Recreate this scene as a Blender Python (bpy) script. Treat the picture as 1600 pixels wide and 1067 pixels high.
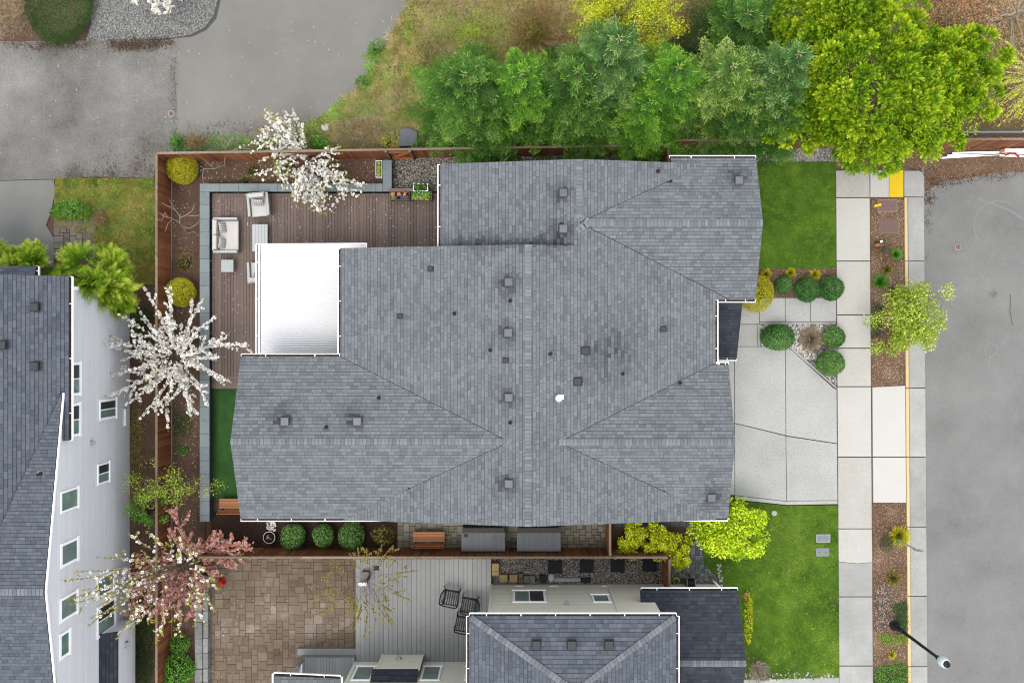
import bpy, math, random
import numpy as np
from mathutils import Vector
for _o in list(bpy.data.objects): bpy.data.objects.remove(_o)
sc = bpy.context.scene; COL = sc.collection
# ------------------------------------------------------------------ camera, sky, sun, exposure
H = 43.5                                   # drone height over the ground
cd = bpy.data.cameras.new('camera'); cam = bpy.data.objects.new('camera', cd); COL.objects.link(cam)
cam.location = (0, 0, H); cam.rotation_euler = (0, 0, 0)
cd.sensor_width = 36; cd.lens = 36 * 1450 / 1600; cd.clip_start = 0.5; cd.clip_end = 2000
sc.camera = cam
SUN_EL, SUN_AZ = math.radians(68), math.radians(212)      # azimuth clockwise from +Y (north)
w = bpy.data.worlds.new('World'); sc.world = w; w.use_nodes = True
nt = w.node_tree; bg = nt.nodes['Background']
sky = nt.nodes.new('ShaderNodeTexSky'); sky.sky_type = 'NISHITA'; sky.sun_disc = False
sky.sun_elevation = SUN_EL; sky.sun_rotation = SUN_AZ; sky.dust_density = 1.5; sky.air_density = 0.8; sky.ozone_density = 0.5
cl = nt.nodes.new('ShaderNodeMixRGB'); cl.inputs[0].default_value = 0.7; cl.inputs[2].default_value = (4.42, 4.34, 4.2, 1)   # an even cover of bright cloud over the sky
nt.links.new(sky.outputs[0], cl.inputs[1]); nt.links.new(cl.outputs[0], bg.inputs[0]); bg.inputs[1].default_value = 0.15
sl = bpy.data.lights.new('sun', 'SUN'); sl.energy = 0.7; sl.angle = math.radians(28); sl.color = (1, 0.96, 0.90)
so = bpy.data.objects.new('sun', sl); COL.objects.link(so); so.location = (0, -30, 60)
_d = Vector((math.sin(SUN_AZ) * math.cos(SUN_EL), math.cos(SUN_AZ) * math.cos(SUN_EL), math.sin(SUN_EL)))
so.rotation_euler = _d.to_track_quat('Z', 'Y').to_euler()
sc.view_settings.view_transform = 'Standard'; sc.view_settings.look = 'None'; sc.view_settings.gamma = 1
sc.view_settings.use_curve_mapping = False; sc.view_settings.exposure = 2.05
sc.render.engine = 'CYCLES'
sc.cycles.filter_width = 1.1; sc.cycles.use_denoising = True; sc.cycles.denoiser = 'OPENIMAGEDENOISE'; sc.cycles.denoising_input_passes = 'RGB_ALBEDO_NORMAL'; sc.cycles.max_bounces = 7; sc.cycles.diffuse_bounces = 5; sc.cycles.transparent_max_bounces = 4

# ------------------------------------------------------------------ helpers
RS = random.Random(7); NR = np.random.default_rng(7)
def kz(z): return (H - z) / 1450.0
def X(px, z=0): return (px - 800) * kz(z)
def Y(py, z=0): return (533.5 - py) * kz(z)
def P(px, py, z=0): return Vector((X(px, z), Y(py, z), z))
WL = {}
def setp(o, label=None, cat=None, group=None, kind=None):
    if label: o['label'] = label
    if cat: o['category'] = cat
    if group: o['group'] = group
    if kind: o['kind'] = kind
    return o
def thing(name, label, cat, loc=(0, 0, 0), group=None):
    o = bpy.data.objects.new(name, None); COL.objects.link(o); o.location = loc
    o.empty_display_size = .2; WL[o.name] = Vector(loc)
    return setp(o, label, cat, group)
def kids(o): return list(o.children)
def dup(o, parent=None, loc=None, rotz=None, label=None, group=None):
    c = o.copy(); COL.objects.link(c)
    if parent is not None: c.parent = parent
    for ch in kids(o): dup(ch, c)
    if loc is not None: c.location = loc; WL[c.name] = Vector(loc)
    if rotz is not None: c.rotation_euler = (0, 0, rotz)
    if label: c['label'] = label
    if group: c['group'] = group
    return c
def place(me, name, mat, parent, center, smooth=False):
    o = bpy.data.objects.new(name, me); COL.objects.link(o)
    for m in (mat if isinstance(mat, (list, tuple)) else [mat]):
        if m is not None: me.materials.append(m)
    c = Vector(center)
    if parent is not None:
        o.parent = parent; o.location = c - WL[parent.name]
    else: o.location = c
    WL[o.name] = c
    if smooth: me.polygons.foreach_set('use_smooth', [True] * len(me.polygons))
    return o
def inst(src, parent, loc, rot=(0, 0, 0), scale=None):          # one more piece sharing the mesh of src; loc in world terms at build time
    o = src.copy(); COL.objects.link(o); o.parent = parent
    o.location = Vector(loc) - (WL[parent.name] if parent is not None else Vector((0, 0, 0)))
    o.rotation_euler = rot
    if scale: o.scale = scale
    WL[o.name] = Vector(loc)
    return o
class MB:
    def __init__(s): s.v = []; s.f = []; s.m = []; s.t = []
    def face(s, pts, mi=0, tone=.5):
        b = len(s.v); s.v += [tuple(p) for p in pts]; s.f.append(tuple(range(b, b + len(pts)))); s.m.append(mi); s.t.append(tone)
        return s
    def mesh8(s, p, mi=0, tone=.5):       # p: 4 bottom (ccw from above), 4 top
        b = len(s.v); s.v += [tuple(q) for q in p]
        for f in ((3, 2, 1, 0), (4, 5, 6, 7), (0, 1, 5, 4), (1, 2, 6, 5), (2, 3, 7, 6), (3, 0, 4, 7)):
            s.f.append(tuple(b + i for i in f)); s.m.append(mi); s.t.append(tone)
        return s
    def box(s, x0, x1, y0, y1, z0, z1, mi=0, tone=.5):
        return s.mesh8([(x0, y0, z0), (x1, y0, z0), (x1, y1, z0), (x0, y1, z0), (x0, y0, z1), (x1, y0, z1), (x1, y1, z1), (x0, y1, z1)], mi, tone)
    def prism(s, poly, z0, z1, mi=0, tone=.5):    # poly ccw in plan; z0/z1 number or function(x,y)
        if sum((poly[i][0] * poly[(i + 1) % len(poly)][1] - poly[(i + 1) % len(poly)][0] * poly[i][1]) for i in range(len(poly))) < 0: poly = poly[::-1]
        n = len(poly); b = len(s.v)
        f0 = z0 if callable(z0) else (lambda x, y: z0); f1 = z1 if callable(z1) else (lambda x, y: z1)
        s.v += [(p[0], p[1], f0(p[0], p[1])) for p in poly] + [(p[0], p[1], f1(p[0], p[1])) for p in poly]
        s.f.append(tuple(b + n - 1 - i for i in range(n))); s.f.append(tuple(b + n + i for i in range(n)))
        for i in range(n): j = (i + 1) % n; s.f.append((b + i, b + j, b + n + j, b + n + i))
        s.m += [mi] * (n + 2); s.t += [tone] * (n + 2)
        return s
    def beam(s, p, q, w, h, mi=0, up=(0, 0, 1), tone=.5):
        p = Vector(p); q = Vector(q); d = (q - p).normalized(); u = Vector(up)
        if abs(d.dot(u)) > .95: u = Vector((0, 1, 0))
        sd = d.cross(u).normalized() * (w / 2); uu = sd.cross(d).normalized() * (h / 2)
        return s.mesh8([p - sd - uu, p + sd - uu, q + sd - uu, q - sd - uu, p - sd + uu, p + sd + uu, q + sd + uu, q - sd + uu], mi, tone)
    def tube(s, pts, r, n=6, mi=0, caps=True, tone=.5):
        pts = [Vector(p) for p in pts]; rr = r if isinstance(r, (list, tuple)) else [r] * len(pts); b = len(s.v)
        u = None
        for i, p in enumerate(pts):
            d = (pts[min(i + 1, len(pts) - 1)] - pts[max(i - 1, 0)])
            d = d.normalized() if d.length > 1e-9 else Vector((0, 0, 1))
            if u is None: u = d.orthogonal().normalized()
            u = (u - d * u.dot(d)); u = u.normalized() if u.length > 1e-6 else d.orthogonal().normalized()
            v = d.cross(u)
            for k in range(n):
                a = 2 * math.pi * k / n; s.v.append(tuple(p + (u * math.cos(a) + v * math.sin(a)) * rr[i]))
        for i in range(len(pts) - 1):
            for k in range(n):
                k2 = (k + 1) % n; s.f.append((b + i * n + k, b + i * n + k2, b + (i + 1) * n + k2, b + (i + 1) * n + k)); s.m.append(mi); s.t.append(tone)
        if caps:
            s.f.append(tuple(b + k for k in range(n - 1, -1, -1))); s.f.append(tuple(b + (len(pts) - 1) * n + k for k in range(n))); s.m += [mi, mi]; s.t += [tone, tone]
        return s
    def lathe(s, c, prof, n=16, mi=0):         # prof: (r,z) list
        b = len(s.v)
        for r, z in prof:
            for k in range(n): a = 2 * math.pi * k / n; s.v.append((c[0] + r * math.cos(a), c[1] + r * math.sin(a), c[2] + z))
        for i in range(len(prof) - 1):
            for k in range(n): k2 = (k + 1) % n; s.f.append((b + i * n + k, b + i * n + k2, b + (i + 1) * n + k2, b + (i + 1) * n + k)); s.m.append(mi); s.t.append(.5)
        s.f.append(tuple(b + k for k in range(n - 1, -1, -1))); s.f.append(tuple(b + (len(prof) - 1) * n + k for k in range(n))); s.m += [mi] * 2; s.t += [.5] * 2
        return s
    def build(s, name, mat, parent=None, smooth=False, bev=0, seg=2, tone=False, center=None, sub=0):
        v = np.array(s.v, dtype=float)
        c = center if center is not None else ((v[:, 0].min() + v[:, 0].max()) / 2, (v[:, 1].min() + v[:, 1].max()) / 2, v[:, 2].min())
        me = bpy.data.meshes.new(name); me.from_pydata([tuple(p) for p in (v - np.array(c))], [], s.f); 
        o = place(me, name, mat, parent, c, smooth)
        if any(s.m): me.polygons.foreach_set('material_index', s.m)
        if tone: me.attributes.new('tone', 'FLOAT', 'FACE').data.foreach_set('value', s.t)
        if bev: m = o.modifiers.new('bevel', 'BEVEL'); m.width = bev; m.segments = seg; m.limit_method = 'ANGLE'
        if sub: m = o.modifiers.new('subdiv', 'SUBSURF'); m.levels = sub; m.render_levels = sub
        return o
def npmesh(name, V, Fc, mat, parent=None, tone=None, mi=None, smooth=False, center=None):
    V = np.asarray(V, float); Fc = np.asarray(Fc, np.int32)
    c = center if center is not None else ((V[:, 0].min() + V[:, 0].max()) / 2, (V[:, 1].min() + V[:, 1].max()) / 2, V[:, 2].min())
    me = bpy.data.meshes.new(name); k = Fc.shape[1]
    me.vertices.add(len(V)); me.vertices.foreach_set('co', (V - np.array(c)).astype(np.float32).ravel())
    me.loops.add(Fc.size); me.loops.foreach_set('vertex_index', Fc.ravel())
    me.polygons.add(len(Fc)); me.polygons.foreach_set('loop_start', np.arange(0, Fc.size, k, dtype=np.int32))
    if mi is not None: me.polygons.foreach_set('material_index', np.asarray(mi, np.int32))
    me.update(calc_edges=True)
    if tone is not None: me.attributes.new('tone', 'FLOAT', 'FACE').data.foreach_set('value', np.asarray(tone, np.float32))
    return place(me, name, mat, parent, c, smooth)
# ---- materials
def lin(c): c /= 255.0; return c / 12.92 if c <= .04045 else ((c + .055) / 1.055) ** 2.4
KC = 0.42
def C(r, g, b, k=None): k = KC if k is None else k; return (lin(r) * k, lin(g) * k, lin(b) * k, 1)
def CA(*c): return C(*c, KC * .74)
def M(name, ramp, an=.6, scl=4, an2=0, scl2=.4, isl=0, ob=0, tone=0, rough=.85, spec=.25, bump=0, bsc=30, metal=0, trans=0, det=5):
    m = bpy.data.materials.new(name); m.use_nodes = True; t = m.node_tree; N = t.nodes; L = t.links
    bs = N['Principled BSDF']; bs.inputs['Roughness'].default_value = rough; bs.inputs['Metallic'].default_value = metal
    bs.inputs['Specular IOR Level'].default_value = spec
    geo = N.new('ShaderNodeNewGeometry')
    def ma(op, a, b):
        n = N.new('ShaderNodeMath'); n.operation = op
        for i, q in enumerate((a, b)):
            if isinstance(q, (int, float)): n.inputs[i].default_value = q
            else: L.new(q, n.inputs[i])
        return n.outputs[0]
    def noise(s, d=5):
        n = N.new('ShaderNodeTexNoise'); n.inputs['Scale'].default_value = s; n.inputs['Detail'].default_value = d; n.inputs['Roughness'].default_value = .62
        L.new(geo.outputs['Position'], n.inputs['Vector']); return n.outputs[0]
    f = .5
    def add(f, src, amt): return ma('ADD', f, ma('MULTIPLY', ma('SUBTRACT', src, .5), amt))
    if an: f = add(f, noise(scl, det), an * 1.6)
    if an2: f = add(f, noise(scl2, 4), an2 * 1.6)
    if isl: f = add(f, geo.outputs['Random Per Island'], isl)
    if ob: oi = N.new('ShaderNodeObjectInfo'); f = add(f, oi.outputs['Random'], ob)
    if tone: at = N.new('ShaderNodeAttribute'); at.attribute_name = 'tone'; f = add(f, at.outputs['Fac'], tone)
    cr = N.new('ShaderNodeValToRGB'); e = cr.color_ramp.elements
    st = [(q if len(q) == 2 else (i / max(1, len(ramp) - 1), q)) for i, q in enumerate(ramp)]
    while len(e) < len(st): e.new(.5)
    for i, (p, c) in enumerate(st): e[i].position = p; e[i].color = c
    if len(st) == 1: e[1].color = st[0][1]; e[0].color = st[0][1]
    if isinstance(f, float): cr.inputs[0].default_value = f
    else: L.new(f, cr.inputs[0])
    L.new(cr.outputs[0], bs.inputs['Base Color'])
    if bump:
        b = N.new('ShaderNodeBump'); b.inputs['Strength'].default_value = bump; b.inputs['Distance'].default_value = .02
        L.new(noise(bsc, 4), b.inputs['Height']); L.new(b.outputs[0], bs.inputs['Normal'])
    if trans:
        tr = N.new('ShaderNodeBsdfTranslucent'); L.new(cr.outputs[0], tr.inputs[0]); mx = N.new('ShaderNodeMixShader'); mx.inputs[0].default_value = trans
        L.new(bs.outputs[0], mx.inputs[1]); L.new(tr.outputs[0], mx.inputs[2]); L.new(mx.outputs[0], N['Material Output'].inputs[0])
    return m
# ---- scatter
def in_poly(px, py, poly):
    c = np.zeros(px.shape, bool); n = len(poly); j = n - 1
    for i in range(n):
        xi, yi = poly[i]; xj, yj = poly[j]
        if yi != yj: c ^= ((yi > py) != (yj > py)) & (px < (xj - xi) * (py - yi) / (yj - yi) + xi)
        j = i
    return c
def scatter(poly, n, z=0, rng=NR):               # poly in photo pixels read at height z
    a = np.array(poly, float); out = []; got = 0
    while got < n:
        q = rng.uniform(a.min(0), a.max(0), (n * 2, 2)); q = q[in_poly(q[:, 0], q[:, 1], poly)]; out.append(q); got += len(q)
    q = np.concatenate(out)[:n]; k = kz(z)
    return np.c_[(q[:, 0] - 800) * k, (533.5 - q[:, 1]) * k, np.full(n, z)]
def unit(a): return a / np.maximum(1e-9, np.linalg.norm(a, axis=1, keepdims=True))
def diamonds(c, d, nrm, L, W):
    n = len(c); L = np.broadcast_to(np.asarray(L, float), (n,))[:, None]; W = np.broadcast_to(np.asarray(W, float), (n,))[:, None]
    s = unit(np.cross(nrm, d)) * W * .5
    V = np.stack([c, c + d * L * .45 + s, c + d * L, c + d * L * .45 - s], 1).reshape(-1, 3)
    return V, np.arange(4 * n).reshape(n, 4)
class Fol:                                        # a bag of leaf faces
    def __init__(s): s.V = []; s.F = []; s.T = []; s.n = 0
    def add(s, c, d, nrm, L, W, tone):
        if len(c) == 0: return
        V, F = diamonds(c, d, nrm, L, W); s.V.append(V); s.F.append(F + s.n); s.n += len(V); s.T.append(np.broadcast_to(np.asarray(tone, float), (len(c),)))
    def build(s, name, mat, parent=None): return npmesh(name, np.concatenate(s.V), np.concatenate(s.F), mat, parent, np.concatenate(s.T))
def blades(name, pts, L, W, mat, rng=NR, lean=.6, tone=None, parent=None):
    n = len(pts); a = rng.uniform(0, 2 * math.pi, n); l = rng.uniform(.6, 1.2, n) * L; t = rng.uniform(.15, 1, n) * lean
    d = np.c_[np.cos(a) * t, np.sin(a) * t, np.ones(n)]; d = unit(d) * l[:, None]
    b = rng.uniform(0, 2 * math.pi, n); s = np.c_[np.cos(b), np.sin(b), np.zeros(n)] * (W / 2)
    V = np.stack([pts - s, pts + s, pts + d], 1).reshape(-1, 3)
    return npmesh(name, V, np.arange(3 * n).reshape(n, 3), mat, parent, rng.uniform(0, 1, n) if tone is None else tone)
def stones(name, pts, r0, r1, mat, rng=NR, parent=None, flat=.6):   # pebbles: squashed low-poly lumps
    n = len(pts); base = np.array([(1, 0, 0), (.3, .95, 0), (-.8, .6, 0), (-.8, -.6, 0), (.3, -.95, 0), (.1, .05, 1)], float)
    F = np.array([(0, 1, 5), (1, 2, 5), (2, 3, 5), (3, 4, 5), (4, 0, 5)])
    V = base[None] * rng.uniform(.75, 1.2, (n, 6, 1)); r = rng.uniform(r0, r1, n); a = rng.uniform(0, 6.28, n)
    V = V * np.stack([r * rng.uniform(.8, 1.25, n), r * rng.uniform(.7, 1, n), r * flat], 1)[:, None, :]
    ca, sa = np.cos(a)[:, None], np.sin(a)[:, None]
    V = np.stack([V[..., 0] * ca - V[..., 1] * sa, V[..., 0] * sa + V[..., 1] * ca, V[..., 2]], -1) + pts[:, None, :]
    Fc = (F[None] + (np.arange(n) * 6)[:, None, None]).reshape(-1, 3)
    return npmesh(name, V.reshape(-1, 3), Fc, mat, parent, np.repeat(rng.uniform(0, 1, n), 5))
def flakes(name, pts, r0, r1, mat, rng=NR, parent=None, tilt=.4):
    n = len(pts); a = rng.uniform(0, 6.28, n); d = unit(np.c_[np.cos(a), np.sin(a), rng.uniform(-.1, tilt, n)]); nr = unit(np.c_[rng.normal(0, tilt, n), rng.normal(0, tilt, n), np.ones(n)])
    L = rng.uniform(r0, r1, n); V, F = diamonds(pts, d, nr, L, L * rng.uniform(.4, .9, n)); return npmesh(name, V, F, mat, parent, rng.uniform(0, 1, n))
# ------------------------------------------------------------------ materials
BLK = C(18, 18, 20)
m_soil = M('bark_mulch', [C(70, 52, 42), C(112, 88, 72), C(150, 124, 104)], .5, 14, .4, .8, rough=.95, bump=.6, bsc=25)
m_mulch = M('mulch_chips', [C(104, 80, 60), C(156, 126, 100), C(214, 190, 164)], .2, 6, .6, .6, tone=.8, rough=.95)
m_asph = M('old_asphalt', [CA(98, 95, 90), CA(138, 136, 130), CA(160, 158, 152), CA(182, 180, 174)], .6, 11, 1.1, .36, rough=.95, bump=.5, bsc=60, det=8)
m_street = M('street_asphalt', [CA(118, 118, 116), CA(150, 150, 147), CA(166, 166, 163), CA(184, 183, 180)], .5, 14, .8, .3, rough=.95, bump=.4, bsc=70, det=8)
m_conc = M('pale_concrete', [C(186, 183, 174, .39), C(212, 210, 200, .39), C(226, 224, 216, .39)], .4, 7, .3, .7, ob=.55, rough=.9, bump=.15, bsc=50)
m_concw = M('new_concrete', [C(222, 219, 210, .37), C(236, 234, 226, .37)], .4, 3, .3, .7, ob=.3, rough=.9)
m_concg = M('grey_concrete', [C(150, 150, 146), C(178, 178, 174), C(206, 206, 203)], .35, 8, .55, .8, ob=.3, rough=.9, bump=.2, bsc=50)
m_aggr = M('exposed_aggregate', [C(122, 124, 120), C(178, 180, 175), C(208, 209, 203), C(228, 228, 222)], .6, 14, .25, .5, ob=.15, rough=.9, bump=.5, bsc=45, det=8)
m_yellow = M('yellow_paint', [C(238, 196, 14, .42), C(252, 220, 20, .42)], .5, 4, rough=.7)
m_curb = M('worn_kerb_paint', [C(200, 190, 164), C(232, 206, 150), C(240, 218, 168)], .5, 9, .35, 1.2, rough=.8)
m_joint = M('dark_joint', [C(94, 88, 78), C(120, 112, 100)], .6, 8, rough=1)
GV = lambda *c: C(*c, .9)
m_grass = M('lawn_blades', [GV(44, 78, 10), GV(78, 116, 24), GV(112, 146, 40), GV(160, 178, 70)], .9, 1.3, 1.7, .42, tone=.5, rough=.6, trans=.25)
m_grass2 = M('lawn_blades_north', [GV(40, 74, 10), GV(62, 100, 18), GV(88, 128, 30), GV(130, 158, 54)], .8, 1.4, 1.4, .55, tone=.45, rough=.6, trans=.25)
m_lawnbase = M('lawn_soil', [GV(40, 60, 16), GV(66, 92, 24), GV(90, 118, 34)], .6, 2, .5, .6, rough=1)
m_turf = M('artificial_turf', [GV(18, 48, 10), GV(32, 70, 18), GV(50, 88, 28)], .6, 3, tone=.4, rough=.8)
m_dry = M('dry_grass', [GV(92, 96, 40), GV(142, 138, 68), GV(182, 164, 112), GV(212, 194, 150)], .8, .9, .5, 3, tone=.7, rough=.8, trans=.2)
m_weed = M('weed_leaf', [GV(56, 92, 30), GV(104, 142, 52), GV(156, 180, 84)], .4, 1.5, tone=.7, rough=.6, trans=.25)
m_rough = M('rough_grass', [GV(62, 104, 14), GV(118, 142, 32), GV(176, 162, 70), GV(206, 184, 116)], 2.2, .7, .8, 3, tone=.4, rough=.8, trans=.2)
m_gravel = M('gravel', [C(58, 54, 50), C(112, 106, 98), C(158, 150, 138), C(216, 210, 198)], .1, 3, tone=1, rough=.9)
m_gravelg = M('pale_gravel', [CA(96, 96, 94), CA(140, 140, 137), CA(176, 176, 172), CA(222, 221, 216)], .1, 3, tone=1, rough=.9)
m_rock = M('river_rock', [C(84, 84, 86), C(150, 146, 140), C(206, 200, 190), C(240, 236, 228)], .2, 9, tone=1, rough=.7)
m_debris = M('leaf_litter', [C(48, 36, 24), C(78, 58, 40), C(112, 86, 62)], .2, 4, tone=.9, rough=1)
m_petal_f = M('fallen_petals', [C(226, 222, 214, .7), C(250, 246, 240, .8)], 0, tone=.8, rough=.7)
m_shin = M('shingle_grey', [CA(54, 56, 60), CA(114, 119, 124), CA(139, 145, 149), CA(157, 162, 166), CA(190, 194, 196)], .13, 120, .12, .5, tone=1, rough=.93, spec=.2)
m_shin2 = M('shingle_slate', [CA(42, 47, 55), CA(98, 106, 117), CA(126, 134, 144), CA(152, 159, 168)], .13, 120, .12, .5, tone=1, rough=.93, spec=.2)
m_shin3 = M('shingle_charcoal', [CA(40, 44, 52), CA(62, 68, 78), CA(86, 92, 102), CA(118, 124, 134)], .13, 120, .15, .6, tone=1, rough=.93, spec=.2)
m_cap = M('ridge_cap_grey', [CA(100, 106, 112), CA(134, 140, 146), CA(156, 162, 167), CA(184, 189, 193)], .12, 90, ob=.42, rough=.93, spec=.2)
m_under = M('roof_underlay', [CA(44, 47, 52), CA(60, 64, 68)], .5, 9, rough=1)
m_white = M('white_paint', [(.72, .72, .715, 1), (.78, .78, .775, 1)], .5, 3, rough=.45, spec=.4)
m_gutdirt = M('gutter_debris', [C(30, 26, 22), C(70, 60, 50), C(150, 140, 128)], .9, 12, rough=1)
m_side_l = M('grey_siding', [(.47, .48, .492, 1), (.53, .54, .552, 1)], .5, 2, ob=.6, rough=.6)
m_side_b = M('sage_siding', [(.50, .50, .415, 1), (.56, .56, .47, 1)], .5, 2, ob=.35, rough=.6)
m_cream = M('cream_stucco', [(.50, .475, .40, 1), (.55, .525, .45, 1)], .6, 5, rough=.8)
m_wall = M('house_wall', [C(170, 172, 168), C(184, 186, 182)], .5, 2, rough=.7)
m_vent = M('vent_grey', [CA(72, 74, 77), CA(112, 115, 118), CA(146, 148, 150)], .4, 14, .3, 3, ob=.3, rough=.5, spec=.4)
m_ventd = M('vent_dark', [C(40, 42, 46), C(66, 70, 74)], .5, 8, rough=.6)
m_glass = M('window_glass', [C(96, 124, 116, .5), C(156, 182, 174, .5)], .9, 1.6, ob=.3, rough=.06, spec=.6)
m_glassd = M('window_screen', [C(48, 52, 56), C(76, 80, 84)], .5, 20, ob=.3, rough=.45, spec=.4)
m_fence = M('cedar_board', [C(92, 54, 30, .5), C(130, 78, 46, .5), C(160, 100, 62, .5), C(188, 126, 82, .5)], .3, 6, .3, .7, ob=.55, rough=.8)
m_fgrey = M('weathered_wood', [C(104, 88, 72), C(146, 128, 108), C(180, 164, 146)], .5, 7, ob=.4, rough=.9)
m_deck = M('brown_composite', [C(100, 84, 76), C(124, 106, 97), C(144, 126, 115)], .35, 5, .2, .6, ob=.45, rough=.7)
m_deckg = M('grey_deck_paint', [C(140, 142, 140), C(164, 166, 164), C(180, 182, 178)], .35, 3, .35, .5, ob=.3, rough=.7)
m_dgap = M('deck_underside', [C(22, 19, 18), C(34, 30, 28)], .5, 5, rough=1)
m_cstone = M('grey_cap_stone', [C(112, 124, 128), C(136, 148, 150), C(158, 168, 168)], .5, 7, .3, 1, ob=.35, rough=.85)
m_cwall = M('dark_block_wall', [C(54, 62, 68), C(78, 86, 92)], .6, 6, rough=.9)
m_pavb = M('brown_paver', [CA(112, 94, 78), CA(142, 122, 102), CA(160, 142, 122), CA(196, 184, 168)], .35, 9, 1.0, .5, ob=.36, rough=.9, bump=.3, bsc=30)
m_pavg = M('tan_paver', [C(112, 108, 92), C(142, 138, 120), C(168, 162, 142)], .35, 8, .2, .9, ob=.6, rough=.9, bump=.3, bsc=30)
m_pavd = M('grey_paver', [C(92, 96, 96), C(122, 126, 126), C(158, 160, 158)], .3, 8, tone=.8, rough=.9)
m_rubber = M('black_rubber', [C(34, 34, 36), C(52, 52, 54)], .5, 6, rough=.8)
m_bark = M('bark', [C(70, 56, 44), C(118, 102, 86), C(160, 148, 132)], .6, 9, rough=.95)
m_twig = M('pale_twig', [C(150, 136, 120), C(206, 194, 178)], .6, 6, rough=.9)
m_wood = M('oiled_bench_wood', [C(168, 98, 52, .34), C(198, 124, 72, .34), C(216, 148, 94, .34)], .4, 6, ob=.5, rough=.6)
m_black = M('black_metal', [C(30, 30, 32), C(46, 46, 48)], .5, 6, rough=.6, spec=.2)
m_alu = M('grey_aluminium', [C(176, 182, 182), C(198, 203, 202)], .4, 4, ob=.2, rough=.5, spec=.4)
m_cush = M('pale_cushion', [C(206, 202, 194), C(228, 224, 216)], .5, 5, rough=.9)
m_cream_l = M('leaf_blank', [C(120, 150, 60)], 0)
def leafm(name, ramp, tone=.8, an2=.25, scl2=.9, rough=.7, trans=.18, gain=1.5):
    ramp = [tuple(min(.8, v * gain) for v in c[:3]) + (1,) for c in ramp]
    return M(name, ramp, .12, 8, an2, scl2, tone=tone, rough=rough, trans=trans, spec=.15)
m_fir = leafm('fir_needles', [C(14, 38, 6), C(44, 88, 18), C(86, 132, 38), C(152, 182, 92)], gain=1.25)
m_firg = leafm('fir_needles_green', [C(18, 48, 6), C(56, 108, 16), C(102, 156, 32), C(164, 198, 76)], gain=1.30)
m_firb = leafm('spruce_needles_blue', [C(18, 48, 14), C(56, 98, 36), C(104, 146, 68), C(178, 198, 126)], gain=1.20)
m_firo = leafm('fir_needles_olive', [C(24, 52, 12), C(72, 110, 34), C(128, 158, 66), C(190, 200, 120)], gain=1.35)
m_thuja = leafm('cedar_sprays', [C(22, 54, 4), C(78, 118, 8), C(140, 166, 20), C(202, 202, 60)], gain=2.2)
m_lime = leafm('lime_cypress', [C(44, 84, 10), C(104, 150, 24), C(164, 194, 48), C(220, 226, 96)], gain=1.6)
m_box = leafm('boxwood_leaf', [C(20, 46, 16), C(50, 92, 40), C(86, 130, 64), C(140, 174, 104)], gain=1.9)
m_boxl = leafm('boxwood_leaf_pale', [C(30, 58, 22), C(68, 108, 48), C(106, 144, 72), C(156, 182, 108)], gain=1.9)
m_gold = leafm('golden_foliage', [C(120, 120, 10), C(176, 172, 24), C(212, 206, 44), C(238, 232, 96)])
m_ylw = leafm('yellow_shrub_leaf', [C(96, 118, 8), C(160, 178, 18), C(204, 208, 40), C(238, 232, 84)], gain=1.9)
m_limet = leafm('lime_maple_leaf', [C(104, 140, 10), C(158, 192, 22), C(196, 218, 40), C(228, 236, 84)], gain=1.9)
m_pale = leafm('pale_spring_leaf', [C(96, 126, 22), C(148, 178, 42), C(190, 208, 76), C(220, 226, 136)])
m_olive = leafm('olive_leaf', [C(70, 66, 26), C(120, 112, 46), C(160, 148, 72), C(190, 178, 104)])
m_rust = leafm('copper_leaf', [C(104, 66, 44), C(158, 108, 76), C(196, 148, 108), C(222, 184, 146)])
m_dkgreen = leafm('dark_hedge_leaf', [C(22, 42, 16), C(44, 74, 30), C(72, 102, 48), C(108, 134, 74)])
m_bright = leafm('bright_weed_leaf', [C(38, 84, 20), C(72, 132, 36), C(112, 172, 60), C(156, 200, 96)])
m_straw = leafm('straw_grass', [C(112, 96, 70), C(160, 142, 112), C(200, 184, 154)])
m_white_p = M('white_petal', [C(216, 214, 202, .62), C(240, 238, 230, .72), C(252, 250, 246, .78)], 0, tone=.9, rough=.7, trans=.2)
m_pink_p = M('pink_petal', [C(166, 96, 80, .55), C(206, 142, 126, .6), C(240, 204, 196, .66)], 0, tone=.9, rough=.7, trans=.2)
m_stamen = M('flower_centre', [C(92, 88, 40), C(128, 122, 60)], .3, 5, rough=.8)
m_budleaf = leafm('young_leaf', [C(130, 120, 30), C(166, 158, 50), C(190, 186, 80)])
m_red = M('red_plastic', [C(222, 44, 24, .36), C(238, 66, 34, .36)], .4, 5, rough=.4)
m_orange = M('orange_paint', [C(206, 116, 66), C(220, 136, 84)], .4, 5, rough=.6)
m_card = M('tan_block', [C(168, 142, 96), C(190, 164, 116)], .5, 5, ob=.3, rough=.9)
m_lid = M('utility_lid_brown', [C(120, 94, 88), C(140, 112, 104)], .5, 6, ob=.5, rough=.8)
m_lidg = M('utility_lid_grey', [CA(150, 160, 166), CA(172, 180, 186)], .5, 6, ob=.3, rough=.7)
m_shed = M('resin_shed_lid', [CA(98, 102, 108), CA(122, 126, 132), CA(146, 150, 156)], .4, 3, .3, 1, ob=.2, rough=.6)
m_shedb = M('resin_shed_body', [C(50, 46, 44), C(70, 66, 62)], .4, 3, rough=.7)
m_stripe = M('striped_cushion_grey', [C(150, 152, 156), C(170, 172, 176)], .4, 8, rough=.9)
m_poly = M('white_roof_sheet', [(.40, .403, .406, 1), (.43, .433, .435, 1)], .4, 2, rough=.5, spec=.3)
m_globe = M('lamp_globe', [C(206, 222, 228, .5), C(232, 240, 242, .5)], .4, 5, rough=.2, spec=.5)
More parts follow.
